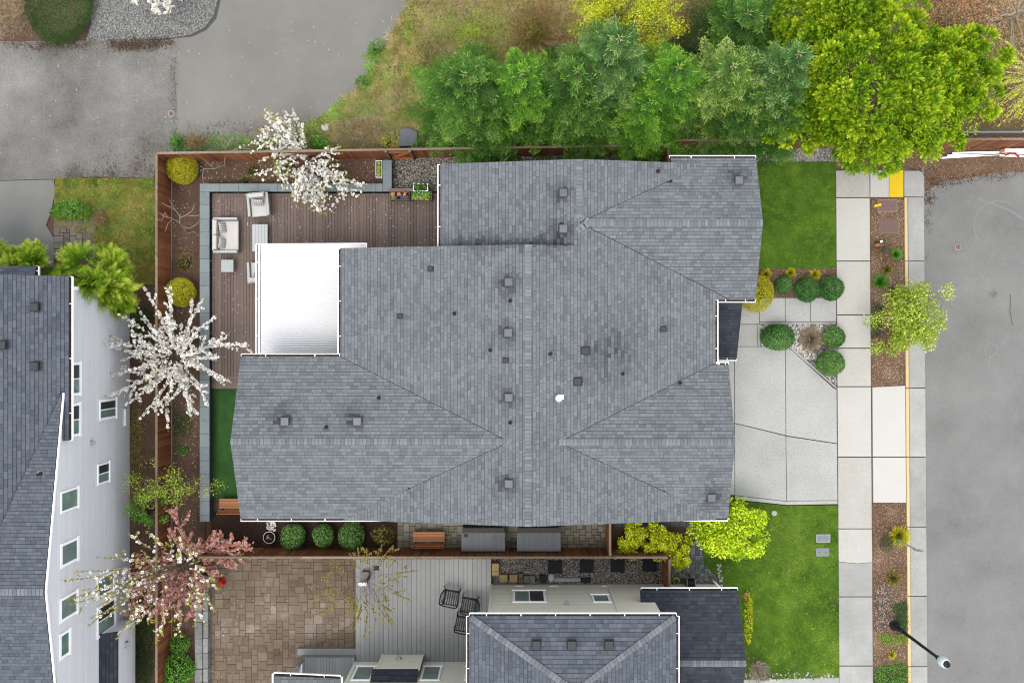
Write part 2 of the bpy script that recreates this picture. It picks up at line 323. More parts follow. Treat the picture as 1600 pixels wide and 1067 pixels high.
m_pot = M('white_pot_rim', [C(222, 216, 212, .7), C(238, 234, 230, .7)], .4, 5, rough=.6)
m_flow_o = M('orange_flower', [C(226, 150, 60, .6), C(240, 190, 80, .6), C(244, 220, 120, .6)], 0, tone=.9, rough=.7)
m_flow_c = M('coral_flower', [C(196, 120, 84, .6), C(226, 158, 124, .6)], 0, tone=.9, rough=.7)
m_flow_b = M('blue_grey_leaf', [C(70, 80, 92), C(128, 140, 150)], 0, tone=.9, rough=.7)
m_plwood = M('planter_wood', [C(110, 92, 80), C(150, 130, 114)], .4, 6, ob=.3, rough=.8)
m_hose = M('yellow_hose', [C(176, 190, 70), C(206, 216, 110)], .4, 5, rough=.5)
m_tealeaf = M('brown_twigs', [C(118, 90, 62, .6), C(176, 142, 104, .6), C(214, 186, 148, .6)], .3, 4, tone=.6, rough=.9)
# ------------------------------------------------------------------ the ground and everything flat
def sheet(name, poly, z, mat, kind='structure', parent=None):
    pts = [P(a, b, z) for a, b in poly]
    ar = sum(pts[i].x * pts[(i + 1) % len(pts)].y - pts[(i + 1) % len(pts)].x * pts[i].y for i in range(len(pts)))
    if ar < 0: pts = pts[::-1]
    m = MB(); m.face(pts); o = m.build(name, mat, parent); return setp(o, kind=kind) if parent is None else o
def slab(name, poly, z0, z1, mat, parent=None, bev=0):        # a cast slab with thickness, outline in photo pixels at its top
    m = MB(); m.prism([(X(a, z1), Y(b, z1)) for a, b in poly], z0, z1); o = m.build(name, mat, parent)
    if bev: q = o.modifiers.new('bevel', 'BEVEL'); q.width = bev; q.segments = 1; q.limit_method = 'ANGLE'
    return o
def structure(name, loc=(0, 0, 0)):
    o = thing(name, None, None, loc); o['kind'] = 'structure'; return o
g = MB(); g.face([(-320, -320, -.06), (320, -320, -.06), (320, 320, -.06), (-320, 320, -.06)]); setp(g.build('ground', m_soil), kind='structure')
# alley on the left: one older and one newer asphalt surface with an open joint between them
sheet('alley', [(-500, 68), (0, 65), (120, 64), (200, 63), (267, 62.5), (272, 110), (275.5, 160), (276, 216), (270, 246), (243, 262), (240, 279), (150, 276), (80, 280), (0, 282), (-500, 284)], -.010, m_asph)
sheet('alley', [(267, 61), (300, 58), (322, 48), (338, 30), (345, 0), (345, -420), (650, -420), (640, 0), (628, 26), (600, 70), (584, 98), (560, 136), (520, 172), (480, 194), (440, 214), (400, 224), (360, 236), (275, 240), (276, 160), (272, 110)], -.014, M('newer_asphalt', [CA(120, 117, 110), CA(150, 148, 141), CA(169, 167, 160), CA(188, 186, 179)], .36, 50, .5, .3, rough=.95, bump=.5, bsc=60, det=8))
sheet('driveway_pad', [(-500, 284), (0, 283), (84, 281), (86, 300), (80, 330), (72, 352), (84, 372), (84, 420), (-500, 420)], -.004, M('worn_pad', [CA(130, 130, 126), CA(156, 156, 152), CA(176, 176, 172)], .6, 40, .4, .8, rough=.95, det=8))
sheet('gravel_shoulder', [(140, -300), (140, 30), (133, 66), (200, 65), (266, 63), (304, 59), (326, 48), (342, 28), (348, 0), (348, -300)], -.02, m_gravelg)
setp(stones('pale_gravel', scatter([(142, -8), (142, 40), (134, 63), (200, 63), (264, 60), (298, 54), (318, 44), (334, 24), (342, -8)], 15000, -.02), .012, .035, m_gravelg), kind='stuff')
def clumpy(poly, nc, per, spread, z):
    c = np.repeat(scatter(poly, nc, z), per, 0); return c + np.c_[NR.normal(0, spread, (len(c), 2)) * NR.uniform(.3, 1.6, (len(c), 1)), np.zeros(len(c))]
setp(flakes('leaf_litter', np.concatenate([clumpy([(0, 68), (140, 66), (270, 61), (270, 70), (200, 76), (150, 72), (60, 78), (0, 76)], 130, 34, .16, -.005), clumpy([(170, 66), (262, 62), (262, 74), (180, 78)], 60, 40, .14, -.005), clumpy([(266, 66), (274, 66), (278, 216), (272, 230)], 50, 9, .08, -.004),
     clumpy([(100, 266), (200, 252), (245, 222), (262, 226), (246, 268), (240, 282), (80, 283)], 90, 30, .2, -.003), clumpy([(280, 196), (340, 190), (430, 200), (440, 214), (330, 238), (276, 236)], 60, 28, .22, -.003), clumpy([(150, 240), (260, 200), (260, 240), (160, 262)], 30, 14, .25, -.003),
     clumpy([(1444, 262), (1476, 262), (1456, 320), (1446, 420)], 40, 24, .12, .0), clumpy([(1446, 278), (1520, 272), (1640, 264), (1640, 272), (1520, 282), (1460, 294)], 70, 26, .14, .0)]), .015, .06, m_debris), kind='stuff')
setp(flakes('fallen_petals', np.concatenate([scatter([(0, 70), (640, 0), (480, 190), (300, 215), (0, 280)], 130, .0), scatter([(325, 300), (690, 300), (690, 385), (400, 385), (400, 560), (325, 560)], 330, .43), scatter([(268, 250), (600, 250), (600, 285), (300, 285), (310, 560), (268, 560)], 420, .07), scatter([(1186, 253), (1305, 253), (1311, 1060), (1170, 1060), (1186, 700)], 90, .06),
     scatter([(205, 420), (250, 420), (250, 1060), (212, 1060)], 160, .02), scatter([(268, 600), (310, 600), (310, 1000), (268, 1000)], 260, .07), scatter([(330, 880), (380, 880), (380, 1060), (330, 1060)], 60, .05), scatter([(1050, 870), (1130, 880), (1150, 930), (1120, 915)], 60, .05)]), .02, .05, m_petal_f, tilt=.2), kind='stuff')
# the street, kerb, pavement
sheet('street', [(1441, 262), (1760, 250), (2200, 250), (2200, 1500), (1450, 1500), (1449, 1067), (1446, 700)], -.012, m_street)
sheet('dirt_verge', [(1305, 200), (1800, 205), (1800, 262), (1560, 270), (1500, 280), (1465, 286), (1446, 300), (1444, 262), (1305, 262)], -.004, M('dirt', [C(84, 62, 48), C(124, 98, 78), C(158, 132, 108)], .6, 6, .4, .6, rough=1, bump=.7, bsc=20))
setp(stones('gravel', scatter([(1306, 228), (1640, 228), (1640, 262), (1470, 284), (1446, 270), (1306, 262)], 2200, 0), .01, .03, m_mulch), kind='stuff')
GP = .13; GZ = .05
pan = structure('gutter_pan', P(1432, 500)); J = [267, 308, 408, 606, 714, 823, 931, 1041, 1110, 1250]
for a, b in zip(J[:-1], J[1:]):
    x0 = lambda y: 1418.5 + (y - 267) * .0065; x1 = lambda y: 1443.5 + (y - 267) * .0072
    if a == 267: pl = [(1413, 267), (1437, 267), (1442, 270), (1444, 276), (1444, 307.4), (1413, 307.4)]
    else: pl = [(x0(a), a + .6), (x1(a), a + .6), (x1(b), b - .6), (x0(b), b - .6)]
    slab('paving_slab', pl, -.08, GZ, m_concg, pan, .008)
kerb = structure('kerb', P(1415, 700))
for a, b in zip(J[1:-1], J[2:]):
    k0 = lambda y: 1413 + (y - 267) * .0075
    slab('kerb_stone', [(k0(a), a + .5), (k0(a) + 4.8, a + .5), (k0(b) + 4.8, b - .5), (k0(b), b - .5)], -.08, GP + .012, m_concg if False else m_curb, kerb, .015)
walk = structure('sidewalk', P(1335, 600)); JW = [266, 309, 408, 492, 544, 604, 714, 826, 932, 1040, 1140, 1250]
wl = lambda y: 1306 + (y - 266) * .0066; wr = lambda y: 1359 + (y - 266) * .0066
sheet('slab_joint', [(1300, 262), (1421, 262), (1428, 1260), (1308, 1260)], .02, m_joint, parent=walk)
for i, (a, b) in enumerate(zip(JW[:-1], JW[1:])):
    if b == 932: 
        slab('paving_slab', [(wl(a) + .5, a + .6), (wr(a) - .4, a + .6), (wr(879), 878), (1340, 880), (wl(880) + .5, 877)], .0, GP, m_conc, walk, .008)
        slab('paving_slab', [(wl(880) + .5, 877.6), (1340, 880.5), (wr(879), 878.5), (wr(b) - .4, b - .6), (wl(b) + .5, b - .6)], .0, GP - .002, m_concg, walk, .008); continue
    slab('paving_slab', [(wl(a) + .5, a + .7), (wr(a) - .4, a + .7), (wr(b) - .4, b - .7), (wl(b) + .5, b - .7)], .0, GP, m_concg if i >= 8 else m_conc, walk, .008)
slab('paving_slab', [(1360, 266), (1389, 266), (1389, 308), (1360, 308)], 0, GP - .01, m_conc, walk, .008)
tac = slab('tactile_panel', [(1389.6, 266), (1411.5, 266), (1411.5, 308), (1389.6, 308)], 0, GP - .01, m_yellow, walk)
b = MB()
for i in range(10):
    for j in range(19):
        p = P(1390.6 + i * 2.2, 267.2 + j * 2.2, GP - .009); b.box(p.x - .012, p.x + .012, p.y - .012, p.y + .012, p.z - .002, p.z + .006)
b.build('tactile_dots', m_yellow, tac)
slab('paving_slab', [(1363.3, 605), (1414.6, 602.5), (1415.3, 713.3), (1364, 713.3)], 0, GP + .004, m_concw, walk, .008)
slab('paving_slab', [(1364, 714.7), (1415.4, 714.7), (1416, 785), (1364.6, 785)], 0, GP + .004, m_concw, walk, .008)
# driveway of exposed aggregate, in panels
drv = structure('driveway', P(1225, 640)); DZ = .14
sheet('panel_joint', [(1100, 462), (1307.5, 462), (1307.5, 506.4), (1190, 506.4), (1190, 546), (1242, 546), (1308, 606), (1309.6, 788), (1230, 789), (1150, 780), (1100, 770)], .06, m_joint, parent=drv)
for pl in ([(1110, 465.6), (1186.6, 465.6), (1186.6, 506.2), (1110, 506.2)], [(1187.4, 465.6), (1226.6, 465.6), (1226.6, 502.4), (1187.4, 502.4)], [(1227.4, 465.6), (1266, 465.6), (1266, 502.4), (1227.4, 502.4)], [(1266.8, 465.6), (1306.4, 465.6), (1306.4, 502.4), (1266.8, 502.4)],
           [(1187.4, 503.1), (1306.4, 503.1), (1306.4, 506.4), (1187.4, 506.4)], [(1110, 507.1), (1183, 507.1), (1183, 541), (1110, 541)], [(1183.6, 507.1), (1188.2, 507.1), (1188.2, 541), (1183.6, 541)],
           [(1147.8, 541.8), (1226.8, 541.8), (1227.6, 679.6), (1148.2, 660.6)], [(1110, 541.8), (1147, 541.8), (1147.4, 660.4), (1110, 652)], [(1227.6, 546.2), (1236, 546.2), (1302.6, 606.6), (1307.2, 608.6), (1307.6, 692.2), (1228.4, 680.2)], [(1236.8, 546.2), (1242, 546.2), (1307, 604.6), (1307, 607.4)],
           [(1148.2, 661.6), (1227.6, 681), (1228.8, 782), (1224, 782), (1148.6, 773.4)], [(1110, 653), (1147.4, 661.4), (1147.8, 773.4), (1110, 768)], [(1228.4, 681.6), (1307.8, 693.6), (1308.6, 781.4), (1229.6, 782)], [(1148.4, 774.2), (1224, 782.8), (1308.6, 782.2), (1308.8, 787), (1229, 788.4), (1148.6, 780)]):
    slab('paving_slab', pl, .0, DZ, m_aggr, drv, .006)
# planting strips, beds
sheet('planting_strip', [(1358, 308), (1415, 308), (1419, 604), (1360, 604)], .075, m_mulch)
sheet('planting_strip', [(1362, 785), (1420, 785), (1424, 1260), (1364, 1260)], .075, m_mulch)
sheet('lawn_bed', [(1150, 418), (1307, 418), (1307, 466), (1150, 466)], .085, m_soil)
setp(flakes('bark_chips', np.concatenate([scatter([(1361, 310), (1414, 310), (1415, 604), (1363, 604)], 9000, .085), scatter([(1365, 786), (1417, 786), (1419, 1070), (1366, 1070)], 9000, .085), scatter([(1180, 420), (1306, 420), (1306, 465), (1180, 465)], 1800, .095)]), .02, .075, m_mulch), kind='stuff')
setp(flakes('soil_crumbs', np.concatenate([scatter([(262, 248), (600, 248), (600, 290), (312, 290), (312, 780), (264, 780)], 9000, .05), scatter([(203, 460), (248, 460), (248, 1070), (208, 1070)], 4000, -.05), scatter([(264, 780), (312, 780), (312, 1070), (264, 1070)], 3000, .05), scatter([(372, 810), (622, 810), (622, 858), (372, 858)], 3000, .06)]), .015, .06, m_debris), kind='stuff')
sheet('garden_bed', [(250, 240), (612, 236), (612, 300), (320, 300), (320, 1100), (250, 1100)], .04, m_soil)
sheet('garden_bed', [(330, 800), (622, 800), (622, 872), (330, 872)], .05, M('dark_soil', [C(40, 26, 20), C(64, 46, 36), C(96, 74, 60)], .6, 14, rough=1, bump=.5))
sheet('rock_bed', [(1186, 505), (1308, 505), (1308, 606), (1240, 548), (1186, 548)], .075, m_rock)
rb = scatter([(1189, 507), (1307, 507), (1307, 602), (1243, 546), (1189, 546)], 2600, .08); setp(stones('river_rocks', rb, .025, .075, m_rock), kind='stuff')
for sx, sy, r in ((1287, 543, .13), (1269, 566, .12), (1275, 549, .1), (1258, 538, .11)):
    p = P(sx, sy, .09); m = MB(); m.lathe(p, [(r * .8, 0), (r, r * .3), (r * .8, r * .7), (r * .3, r * .95)], 9)
    o = setp(m.build('boulder', M('boulder_%d' % sx, [C(110, 112, 122), C(150, 152, 160)], .6, 9), smooth=True), 'smooth blue grey boulder ' + {1287: 'between the two round shrubs beside the sidewalk', 1269: 'on the driveway edge of the river rock bed', 1275: 'in the middle of the river rock bed', 1258: 'near the clump of dry grass in the rock bed'}[sx], 'boulder', 'boulders in the rock bed')
# lawns
def lawn(name, poly, n, mat, z=.09, base=None, L=.07, W=.014):
    sheet('lawn_ground', poly, z - .004, base or m_lawnbase); setp(blades(name, scatter(poly, n, z), L, W, mat, lean=1.1), kind='stuff')
lawn('lawn', [(1170, 253), (1305, 253), (1306, 419), (1170, 421)], 42000, m_grass2)
lawn('lawn', [(1100, 786), (1150, 781), (1229, 790), (1310, 789), (1311.5, 1058), (1160, 1062), (1150, 940), (1124, 905), (1100, 880)], 95000, m_grass)
lawn('artificial_turf', [(328, 585), (385, 585), (385, 780), (331, 780)], 9000, m_turf, .1, m_turf, .03, .012)
sheet('stone_path', [(1160, 1058), (1312, 1055), (1312, 1200), (1160, 1200)], .08, m_concg)
setp(stones('lawn_edge_stones', scatter([(1160, 1052), (1240, 1050), (1310, 1052), (1310, 1060), (1160, 1064)], 160, .09), .02, .06, m_rock), kind='stuff')
setp(stones('lawn_edge_stones', scatter([(1121, 880), (1126, 882), (1130, 915), (1124, 918)], 60, .09), .02, .07, m_rock), kind='stuff')
lawn('rough_grass', [(86, 278), (243, 279), (243, 445), (200, 445), (150, 400), (140, 372), (84, 352)], 26000, m_rough, .0, M('thatch', [C(84, 88, 34), C(130, 128, 66), C(168, 146, 96)], .7, .75, .3, 3, rough=1), .1, .018)
hs = [(345 + 300, -300), (640, 0), (628, 26), (600, 70), (590, 98), (560, 136), (520, 172), (484, 194), (440, 214), (400, 226), (330, 238), (620, 236), (690, 236), (1240, 236), (1640, 200), (1640, -300)]
sheet('hillside', hs, -.02, M('hillside_soil', [C(86, 76, 48), C(128, 116, 76), C(166, 146, 108)], .6, 1.2, .4, 4, rough=1, bump=.6))
hv = [(640, -10), (628, 26), (600, 70), (590, 98), (560, 136), (520, 172), (484, 194), (440, 214), (400, 226), (500, 234), (640, 230), (700, 225), (900, 100), (1200, 60), (1300, -10)]
cl = scatter(hv, 1500, -.02); cq = np.repeat(cl, 40, 0) + NR.normal(0, .11, (60000, 3)) * [1, 1, 0]
setp(blades('dry_grass', cq, .34, .024, m_dry, lean=2.4, tone=np.clip(np.repeat(NR.uniform(0, 1, 1500), 40) * .7 + NR.uniform(0, .3, 60000), 0, 1)), kind='stuff')
def weeds(poly, nc, per, s, spread):
    c = np.repeat(scatter(poly, nc, .03), per, 0); c = c + NR.normal(0, spread, c.shape) * [1, 1, .3]; a = NR.uniform(0, 6.28, len(c)); tn = np.repeat(NR.uniform(0, .7, nc), per) + NR.uniform(0, .3, len(c))
    fo.add(c, unit(np.c_[np.cos(a), np.sin(a), NR.uniform(-.1, .6, len(c))]), unit(NR.normal(0, .45, c.shape) + [0, 0, 1]), NR.uniform(.6, 1.3, len(c)) * s, NR.uniform(.4, .7, len(c)) * s, tn)
fo = Fol(); weeds([(584, 60), (600, 70), (612, 110), (610, 170), (560, 190), (480, 205), (430, 225), (420, 215), (500, 185), (562, 130)], 90, 46, .09, .13); weeds([(628, 20), (800, 0), (820, 60), (660, 110), (640, 170)], 190, 30, .08, .12); weeds([(600, 100), (660, 90), (660, 220), (520, 220)], 90, 34, .07, .12); weeds([(470, 195), (640, 150), (650, 225), (480, 232)], 44, 40, .07, .1); weeds([(800, 0), (1250, 0), (1240, 80), (800, 90)], 60, 60, .1, .18)
setp(fo.build('ground_weeds', m_weed), kind='stuff')
# low growth in the beds either side of the left fence and in the street strip
def groundcover(poly, n, mat, z, per=5, s=.05, name='ground_cover', spread=.05, wf=1):
    q = scatter(poly, n, z); f = Fol()
    for i in range(per):
        pp = q + np.abs(NR.normal(0, spread, q.shape)) * [0, 0, 1] + NR.normal(0, spread, q.shape) * [1, 1, 0]; a = NR.uniform(0, 6.28, n)
        f.add(pp, unit(np.c_[np.cos(a), np.sin(a), NR.uniform(0, .6, n)]), unit(NR.normal(0, .5, q.shape) + [0, 0, 1]), NR.uniform(.6, 1.2, n) * s, NR.uniform(.4, .8, n) * s * wf, NR.uniform(0, 1, n))
    return setp(f.build(name, mat), kind='stuff')
groundcover([(204, 480), (240, 480), (238, 560), (206, 560)], 500, m_dkgreen, 0); groundcover([(204, 640), (224, 640), (222, 780), (204, 780)], 420, m_olive, 0)
groundcover([(213, 960), (240, 960), (238, 1070), (206, 1070)], 900, m_dkgreen, 0); groundcover([(268, 640), (300, 640), (300, 680), (268, 680)], 220, m_dkgreen, .08)
groundcover([(1394, 945), (1416, 940), (1418, 985), (1398, 985)], 420, m_dkgreen, .09); groundcover([(1370, 996), (1384, 989), (1400, 992), (1416, 987), (1417, 1003), (1398, 1008), (1380, 1006)], 330, m_olive, .09); groundcover([(1370, 996), (1384, 989), (1400, 992), (1416, 987), (1417, 1003), (1398, 1008), (1380, 1006)], 200, m_bright, .09); groundcover([(1367, 1046), (1380, 1036), (1392, 1040), (1404, 1033), (1418, 1042), (1420, 1075), (1366, 1075)], 420, m_bright, .09); groundcover([(1367, 1046), (1380, 1036), (1392, 1040), (1404, 1033), (1418, 1042), (1420, 1075), (1366, 1075)], 460, m_dkgreen, .09)
groundcover([(1362, 470), (1380, 480), (1376, 520), (1362, 530)], 200, m_dkgreen, .09)
setp(flakes('dead_leaves', scatter([(1366, 920), (1394, 915), (1396, 980), (1368, 985)], 700, .1), .04, .12, M('dead_leaf', [C(50, 42, 38), C(120, 104, 94), C(196, 180, 166)], 0, tone=1)), kind='stuff')
groundcover([(270, 216), (330, 212), (400, 214), (450, 218), (520, 226), (520, 240), (270, 242)], 620, m_bright, 0, 5, .07, spread=.08); groundcover([(290, 214), (420, 214), (600, 222), (600, 236), (290, 238)], 500, m_straw, 0, 6, .16, name='dry_stems', spread=.08, wf=.12); groundcover([(1055, 60), (1230, 60), (1230, 130), (1055, 130)], 1500, m_dkgreen, 0, 6, .1, spread=.14)
groundcover([(1190, 800), (1300, 795), (1305, 1050), (1180, 1050), (1150, 930)], 90, m_dkgreen, .1, 14, .035, name='lawn_moss', spread=.07); groundcover([(1190, 800), (1300, 795), (1305, 1050), (1180, 1050), (1150, 930)], 120, m_pale, .1, 8, .04, name='lawn_clover', spread=.06); groundcover([(1190, 256), (1302, 256), (1302, 416), (1192, 416)], 60, m_pale, .1, 8, .035, name='lawn_clover', spread=.06); groundcover([(88, 282), (240, 282), (240, 430), (190, 420), (140, 360)], 300, m_weed, .02, 10, .06, spread=.1)
for pl_, n_, mt_, sz_, sp_ in (([(800, 0), (885, 0), (890, 105), (805, 105)], 420, m_tealeaf, .3, .24), ([(800, 0), (885, 0), (890, 105), (805, 105)], 330, m_olive, .08, .24), ([(800, 0), (885, 0), (890, 100), (820, 100)], 160, m_weed, .08, .2), ([(640, 20), (800, 0), (800, 110), (650, 120)], 260, m_olive, .07, .16), ([(640, 0), (800, 0), (800, 90), (660, 100)], 420, m_straw, .26, .16), ([(630, 10), (800, 0), (800, 110), (640, 180)], 260, m_ylw, .06, .14),
     ([(1050, 0), (1120, 0), (1120, 90), (1060, 95)], 420, m_tealeaf, .26, .24), ([(1050, 0), (1240, 0), (1240, 120), (1060, 110)], 700, m_bright, .09, .24), ([(1100, 0), (1240, 0), (1240, 130), (1120, 120)], 900, m_dkgreen, .1, .3), ([(1500, 0), (1660, 0), (1660, 190), (1520, 190)], 500, m_tealeaf, .34, .2), ([(1500, 0), (1660, 0), (1660, 190), (1520, 190)], 260, m_olive, .08, .2), ([(560, 150), (650, 120), (650, 225), (500, 225)], 300, m_straw, .22, .1), ([(0, 0), (60, 0), (50, 40), (0, 60)], 260, m_straw, .22, .14)):
    groundcover(pl_, n_, mt_, .0, 9, sz_, 'brush', sp_, .1 if sz_ > .15 else .8)
# gravel yards
def gravel(poly, n, z=.0, mat=None, r0=.012, r1=.034): sheet('gravel_ground', poly, z - .012, mat or m_gravel); setp(stones('gravel', scatter(poly, n, z - .012), r0, r1, mat or m_gravel), kind='stuff')
gravel([(611, 240), (700, 238), (1045, 235), (1045, 258), (700, 258), (688, 300), (611, 300)], 13000, .05)
gravel([(1047, 222), (1310, 222), (1310, 253), (1047, 253)], 9000, .07, M('grey_gravel', [C(96, 94, 92), C(146, 144, 142), C(190, 188, 184), C(226, 224, 220)], .1, 3, tone=1))
gravel([(766, 866), (1040, 866), (1040, 914), (766, 914)], 17000, .05)
# paving laid piece by piece
def ashlar(name, x0, x1, y0, y1, unit_, sizes, mat, z, joint, rng, inside=None, gap=.008, label_parent=None):
    W = int((x1 - x0) / unit_); Hh = int((y1 - y0) / unit_); occ = np.zeros((Hh, W), bool); out = []
    for j in range(Hh):
        for i in range(W):
            if occ[j, i]: continue
            for a, b in sorted(sizes, key=lambda q: rng.random()) + [(1, 1)]:
                if i + a <= W and j + b <= Hh and not occ[j:j + b, i:i + a].any(): break
            occ[j:j + b, i:i + a] = True; out.append((x0 + i * unit_, x0 + (i + a) * unit_, y0 + j * unit_, y0 + (j + b) * unit_))
    return [q for q in out if inside is None or inside((q[0] + q[1]) / 2, (q[2] + q[3]) / 2)]
def lay(parent, rects, mat, z, gap, rng, h=.06):
    cache = {}
    for a, b, c, d in rects:
        key = (round(b - a, 3), round(d - c, 3)); ctr = ((a + b) / 2, (c + d) / 2, z - h + rng.uniform(-.004, .004))
        if key in cache: inst(cache[key], parent, ctr, (rng.uniform(-.006, .006), rng.uniform(-.006, .006), 0))
        else:
            m = MB(); w_, d_ = (b - a) / 2 - gap, (d - c) / 2 - gap; e = .008
            m.prism([(ctr[0] - w_, ctr[1] - d_), (ctr[0] + w_, ctr[1] - d_), (ctr[0] + w_, ctr[1] + d_), (ctr[0] - w_, ctr[1] + d_)], ctr[2], ctr[2] + h - e)
            n = len(m.v) - 4; t = [(v[0] + (e if v[0] < ctr[0] else -e), v[1] + (e if v[1] < ctr[1] else -e), ctr[2] + h) for v in m.v[n:]]
            m.f.pop(1); m.m.pop(); m.t.pop(); bb = len(m.v); m.v += t; m.f.append((bb, bb + 1, bb + 2, bb + 3))
            for i in range(4): k = (i + 1) % 4; m.f.append((n + i, n + k, bb + k, bb + i))
            m.m = [0] * len(m.f); m.t = [.5] * len(m.f); cache[key] = m.build('paving_stone', mat, parent, center=ctr)
r3 = random.Random(3)
pat = structure('brown_patio', P(440, 960)); sheet('paver_joint', [(322, 864), (557, 864), (557, 1100), (322, 1100)], .03, M('sandy_joint', [C(92, 78, 64), C(124, 108, 92)], .6, 6), parent=pat)
lay(pat, ashlar('p', X(326), X(555), Y(1085), Y(866), .145, [(3, 3), (3, 2), (2, 2), (4, 3), (2, 3), (3, 3), (3, 2)], None, 0, 0, r3), m_pavb, .05, .009, r3)
sp = structure('side_patio', P(780, 830)); sheet('paver_joint', [(620, 795), (956, 795), (956, 872), (620, 872)], .02, m_joint, parent=sp)
lay(sp, ashlar('p', X(621), X(955), Y(868), Y(800), .14, [(2, 2), (2, 2), (3, 2), (2, 3), (2, 2)], None, 0, 0, r3), m_pavg, .06, .008, r3)
bw = structure('basketweave_patio', P(1085, 890)); sheet('paver_joint', [(1041, 850), (1124, 850), (1127, 925), (1041, 925)], .02, m_joint, parent=bw)
m = MB(); u = .215
for i in range(12):
    for j in range(11):
        x0 = X(1043) + i * u; y0 = Y(924) + j * u
        if x0 > X(1124) - .1: continue
        for k in range(2):
            e = .008
            if (i + j) % 2: q = (x0 + k * u / 2 + e, x0 + (k + 1) * u / 2 - e, y0 + e, y0 + u - e)
            else: q = (x0 + e, x0 + u - e, y0 + k * u / 2 + e, y0 + (k + 1) * u / 2 - e)
            m.box(*q, .02, .06 + r3.uniform(-.003, .003), tone=r3.random())
setp(m.build('paving_bricks', m_pavd, bw, tone=True), kind='stuff')
op = structure('alley_paving', P(118, 372)); lay(op, ashlar('p', X(84), X(150), Y(404), Y(342), .15, [(2, 2), (2, 3), (3, 2)], None, 0, 0, r3), M('old_paver', [C(96, 90, 80), C(136, 128, 116), C(160, 152, 140)], .5, 6, ob=.4), .02, .01, r3)
en = structure('entry_paving', P(1000, 812)); lay(en, ashlar('p', X(957), X(1085), Y(823), Y(798), .15, [(2, 2), (3, 2)], None, 0, 0, r3), m_pavd, .06, .008, r3)
# low wall with cap stones round the deck, second grey wall along the brown patio
lw = thing('retaining_wall', 'low dark block wall with grey cap stones edging the brown deck', 'garden wall', P(319, 480))
WX0, WX1, WY0, WY1, WZ = -14.40, -13.95, 6.90, 7.27, .72
m = MB(); m.box(WX0 + .05, WX1 - .05, -8.3, WY0 + .03, 0, WZ - .06); m.box(WX0 + .05, X(612, WZ) - .06, WY0 + .05, WY1 - .05, 0, WZ - .062); m.box(X(598, WZ) + .06, X(612, WZ) - .05, WY1 - .04, 8.36, 0, WZ - .064); m.build('wall_core', m_cwall, lw)
def capst(x0, x1, y0, y1, z=WZ): MB().box(x0, x1, y0, y1, z - .06, z).build('cap_stone', m_cstone, lw, bev=.008, seg=1)
yy = WY0
while yy > -8.2: capst(WX0, WX1, max(yy - .62, -8.3) + .004, yy - .004); yy -= .62
xx = WX0
while xx < X(598, WZ) - .2: e = min(xx + .9, X(598, WZ)); capst(xx + .004, e - .004, WY0 + .002, WY1); xx = e
yy = WY0
while yy < 8.2: capst(X(598, WZ) + .004, X(612, WZ), yy + .006, min(yy + .75, 8.36)); yy += .75
gw = thing('garden_wall', 'weathered grey stone wall along the left edge of the brown patio', 'garden wall', P(314, 985))
yy = Y(900, .5); r4 = random.Random(5); m_gw = M('weathered_block', [C(104, 106, 104), C(146, 148, 144), C(184, 186, 182)], .7, 5, ob=.4, rough=.95)
while yy > Y(1090, .5):
    l = r4.uniform(.5, .9); MB().box(X(304, .5), X(316, .5) - .01, yy - l + .01, yy, .0, .5 + r4.uniform(-.02, .02)).build('stone', m_gw, gw, bev=.02, seg=1); MB().box(X(316, .5), X(324, .5), yy - l + .01, yy - .002, .0, .42 + r4.uniform(-.02, .02)).build('stone', m_gw, gw, bev=.02, seg=1); yy -= l
# brown deck
dk = structure('deck', P(480, 345)); DKZ = .42
setp(dk, 'brown composite deck', None)
MB().prism([(WX1, -1.6), (-11, -1.6), (-11, -.9), (-6.25, -.9), (-6.25, 3.45), (-2.5, 3.45), (-2.5, 6.88), (WX1, 6.88)], .02, DKZ - .03).build('deck_base', m_dgap, dk)
xx = WX1 + .01; bl = {}
while xx < -2.6:
    yb = -1.6 if xx < -11.1 else (-.88 if xx < -6.35 else 3.47)
    key = yb
    c = (xx + .07, (yb + 6.72) / 2, DKZ - .028)
    if key in bl: inst(bl[key], dk, c)
    else: bl[key] = MB().box(xx + .003, xx + .137, yb, 6.72, DKZ - .028, DKZ).build('deck_board', m_deck, dk, center=c)
    xx += .1465
MB().box(WX1 + .01, -2.6, 6.728, 6.87, DKZ - .028, DKZ + .001).build('deck_board', m_deck, dk)
MB().box(WX1 + .01, -11.0, -1.74, -1.606, DKZ - .05, DKZ + .001).build('deck_board', m_deck, dk)
m = MB(); m.box(-14.0, -10.9, -2.2, -1.75, .02, .24); m.build('deck_step', m_deck, dk)
# grey deck of the neighbour
gd = structure('grey_deck', P(660, 950)); GDZ = .35
m = MB(); m.box(X(556, GDZ), X(767, GDZ) + .0, -14.9, Y(874, GDZ), .02, GDZ - .03); m.build('deck_base', m_dgap, gd)
xs = X(555.5, GDZ); n = 29; pw = (X(767.5, GDZ) - xs) / n; src = {}
for i in range(n):
    yb = -14.88
    c = (xs + (i + .5) * pw, (yb + Y(873, GDZ)) / 2, GDZ - .03)
    if yb in src: inst(src[yb], gd, c)
    else: src[yb] = MB().box(c[0] - pw / 2 + .006, c[0] + pw / 2 - .006, yb, Y(873, GDZ), GDZ - .03, GDZ).build('deck_board', m_deckg, gd, center=c)

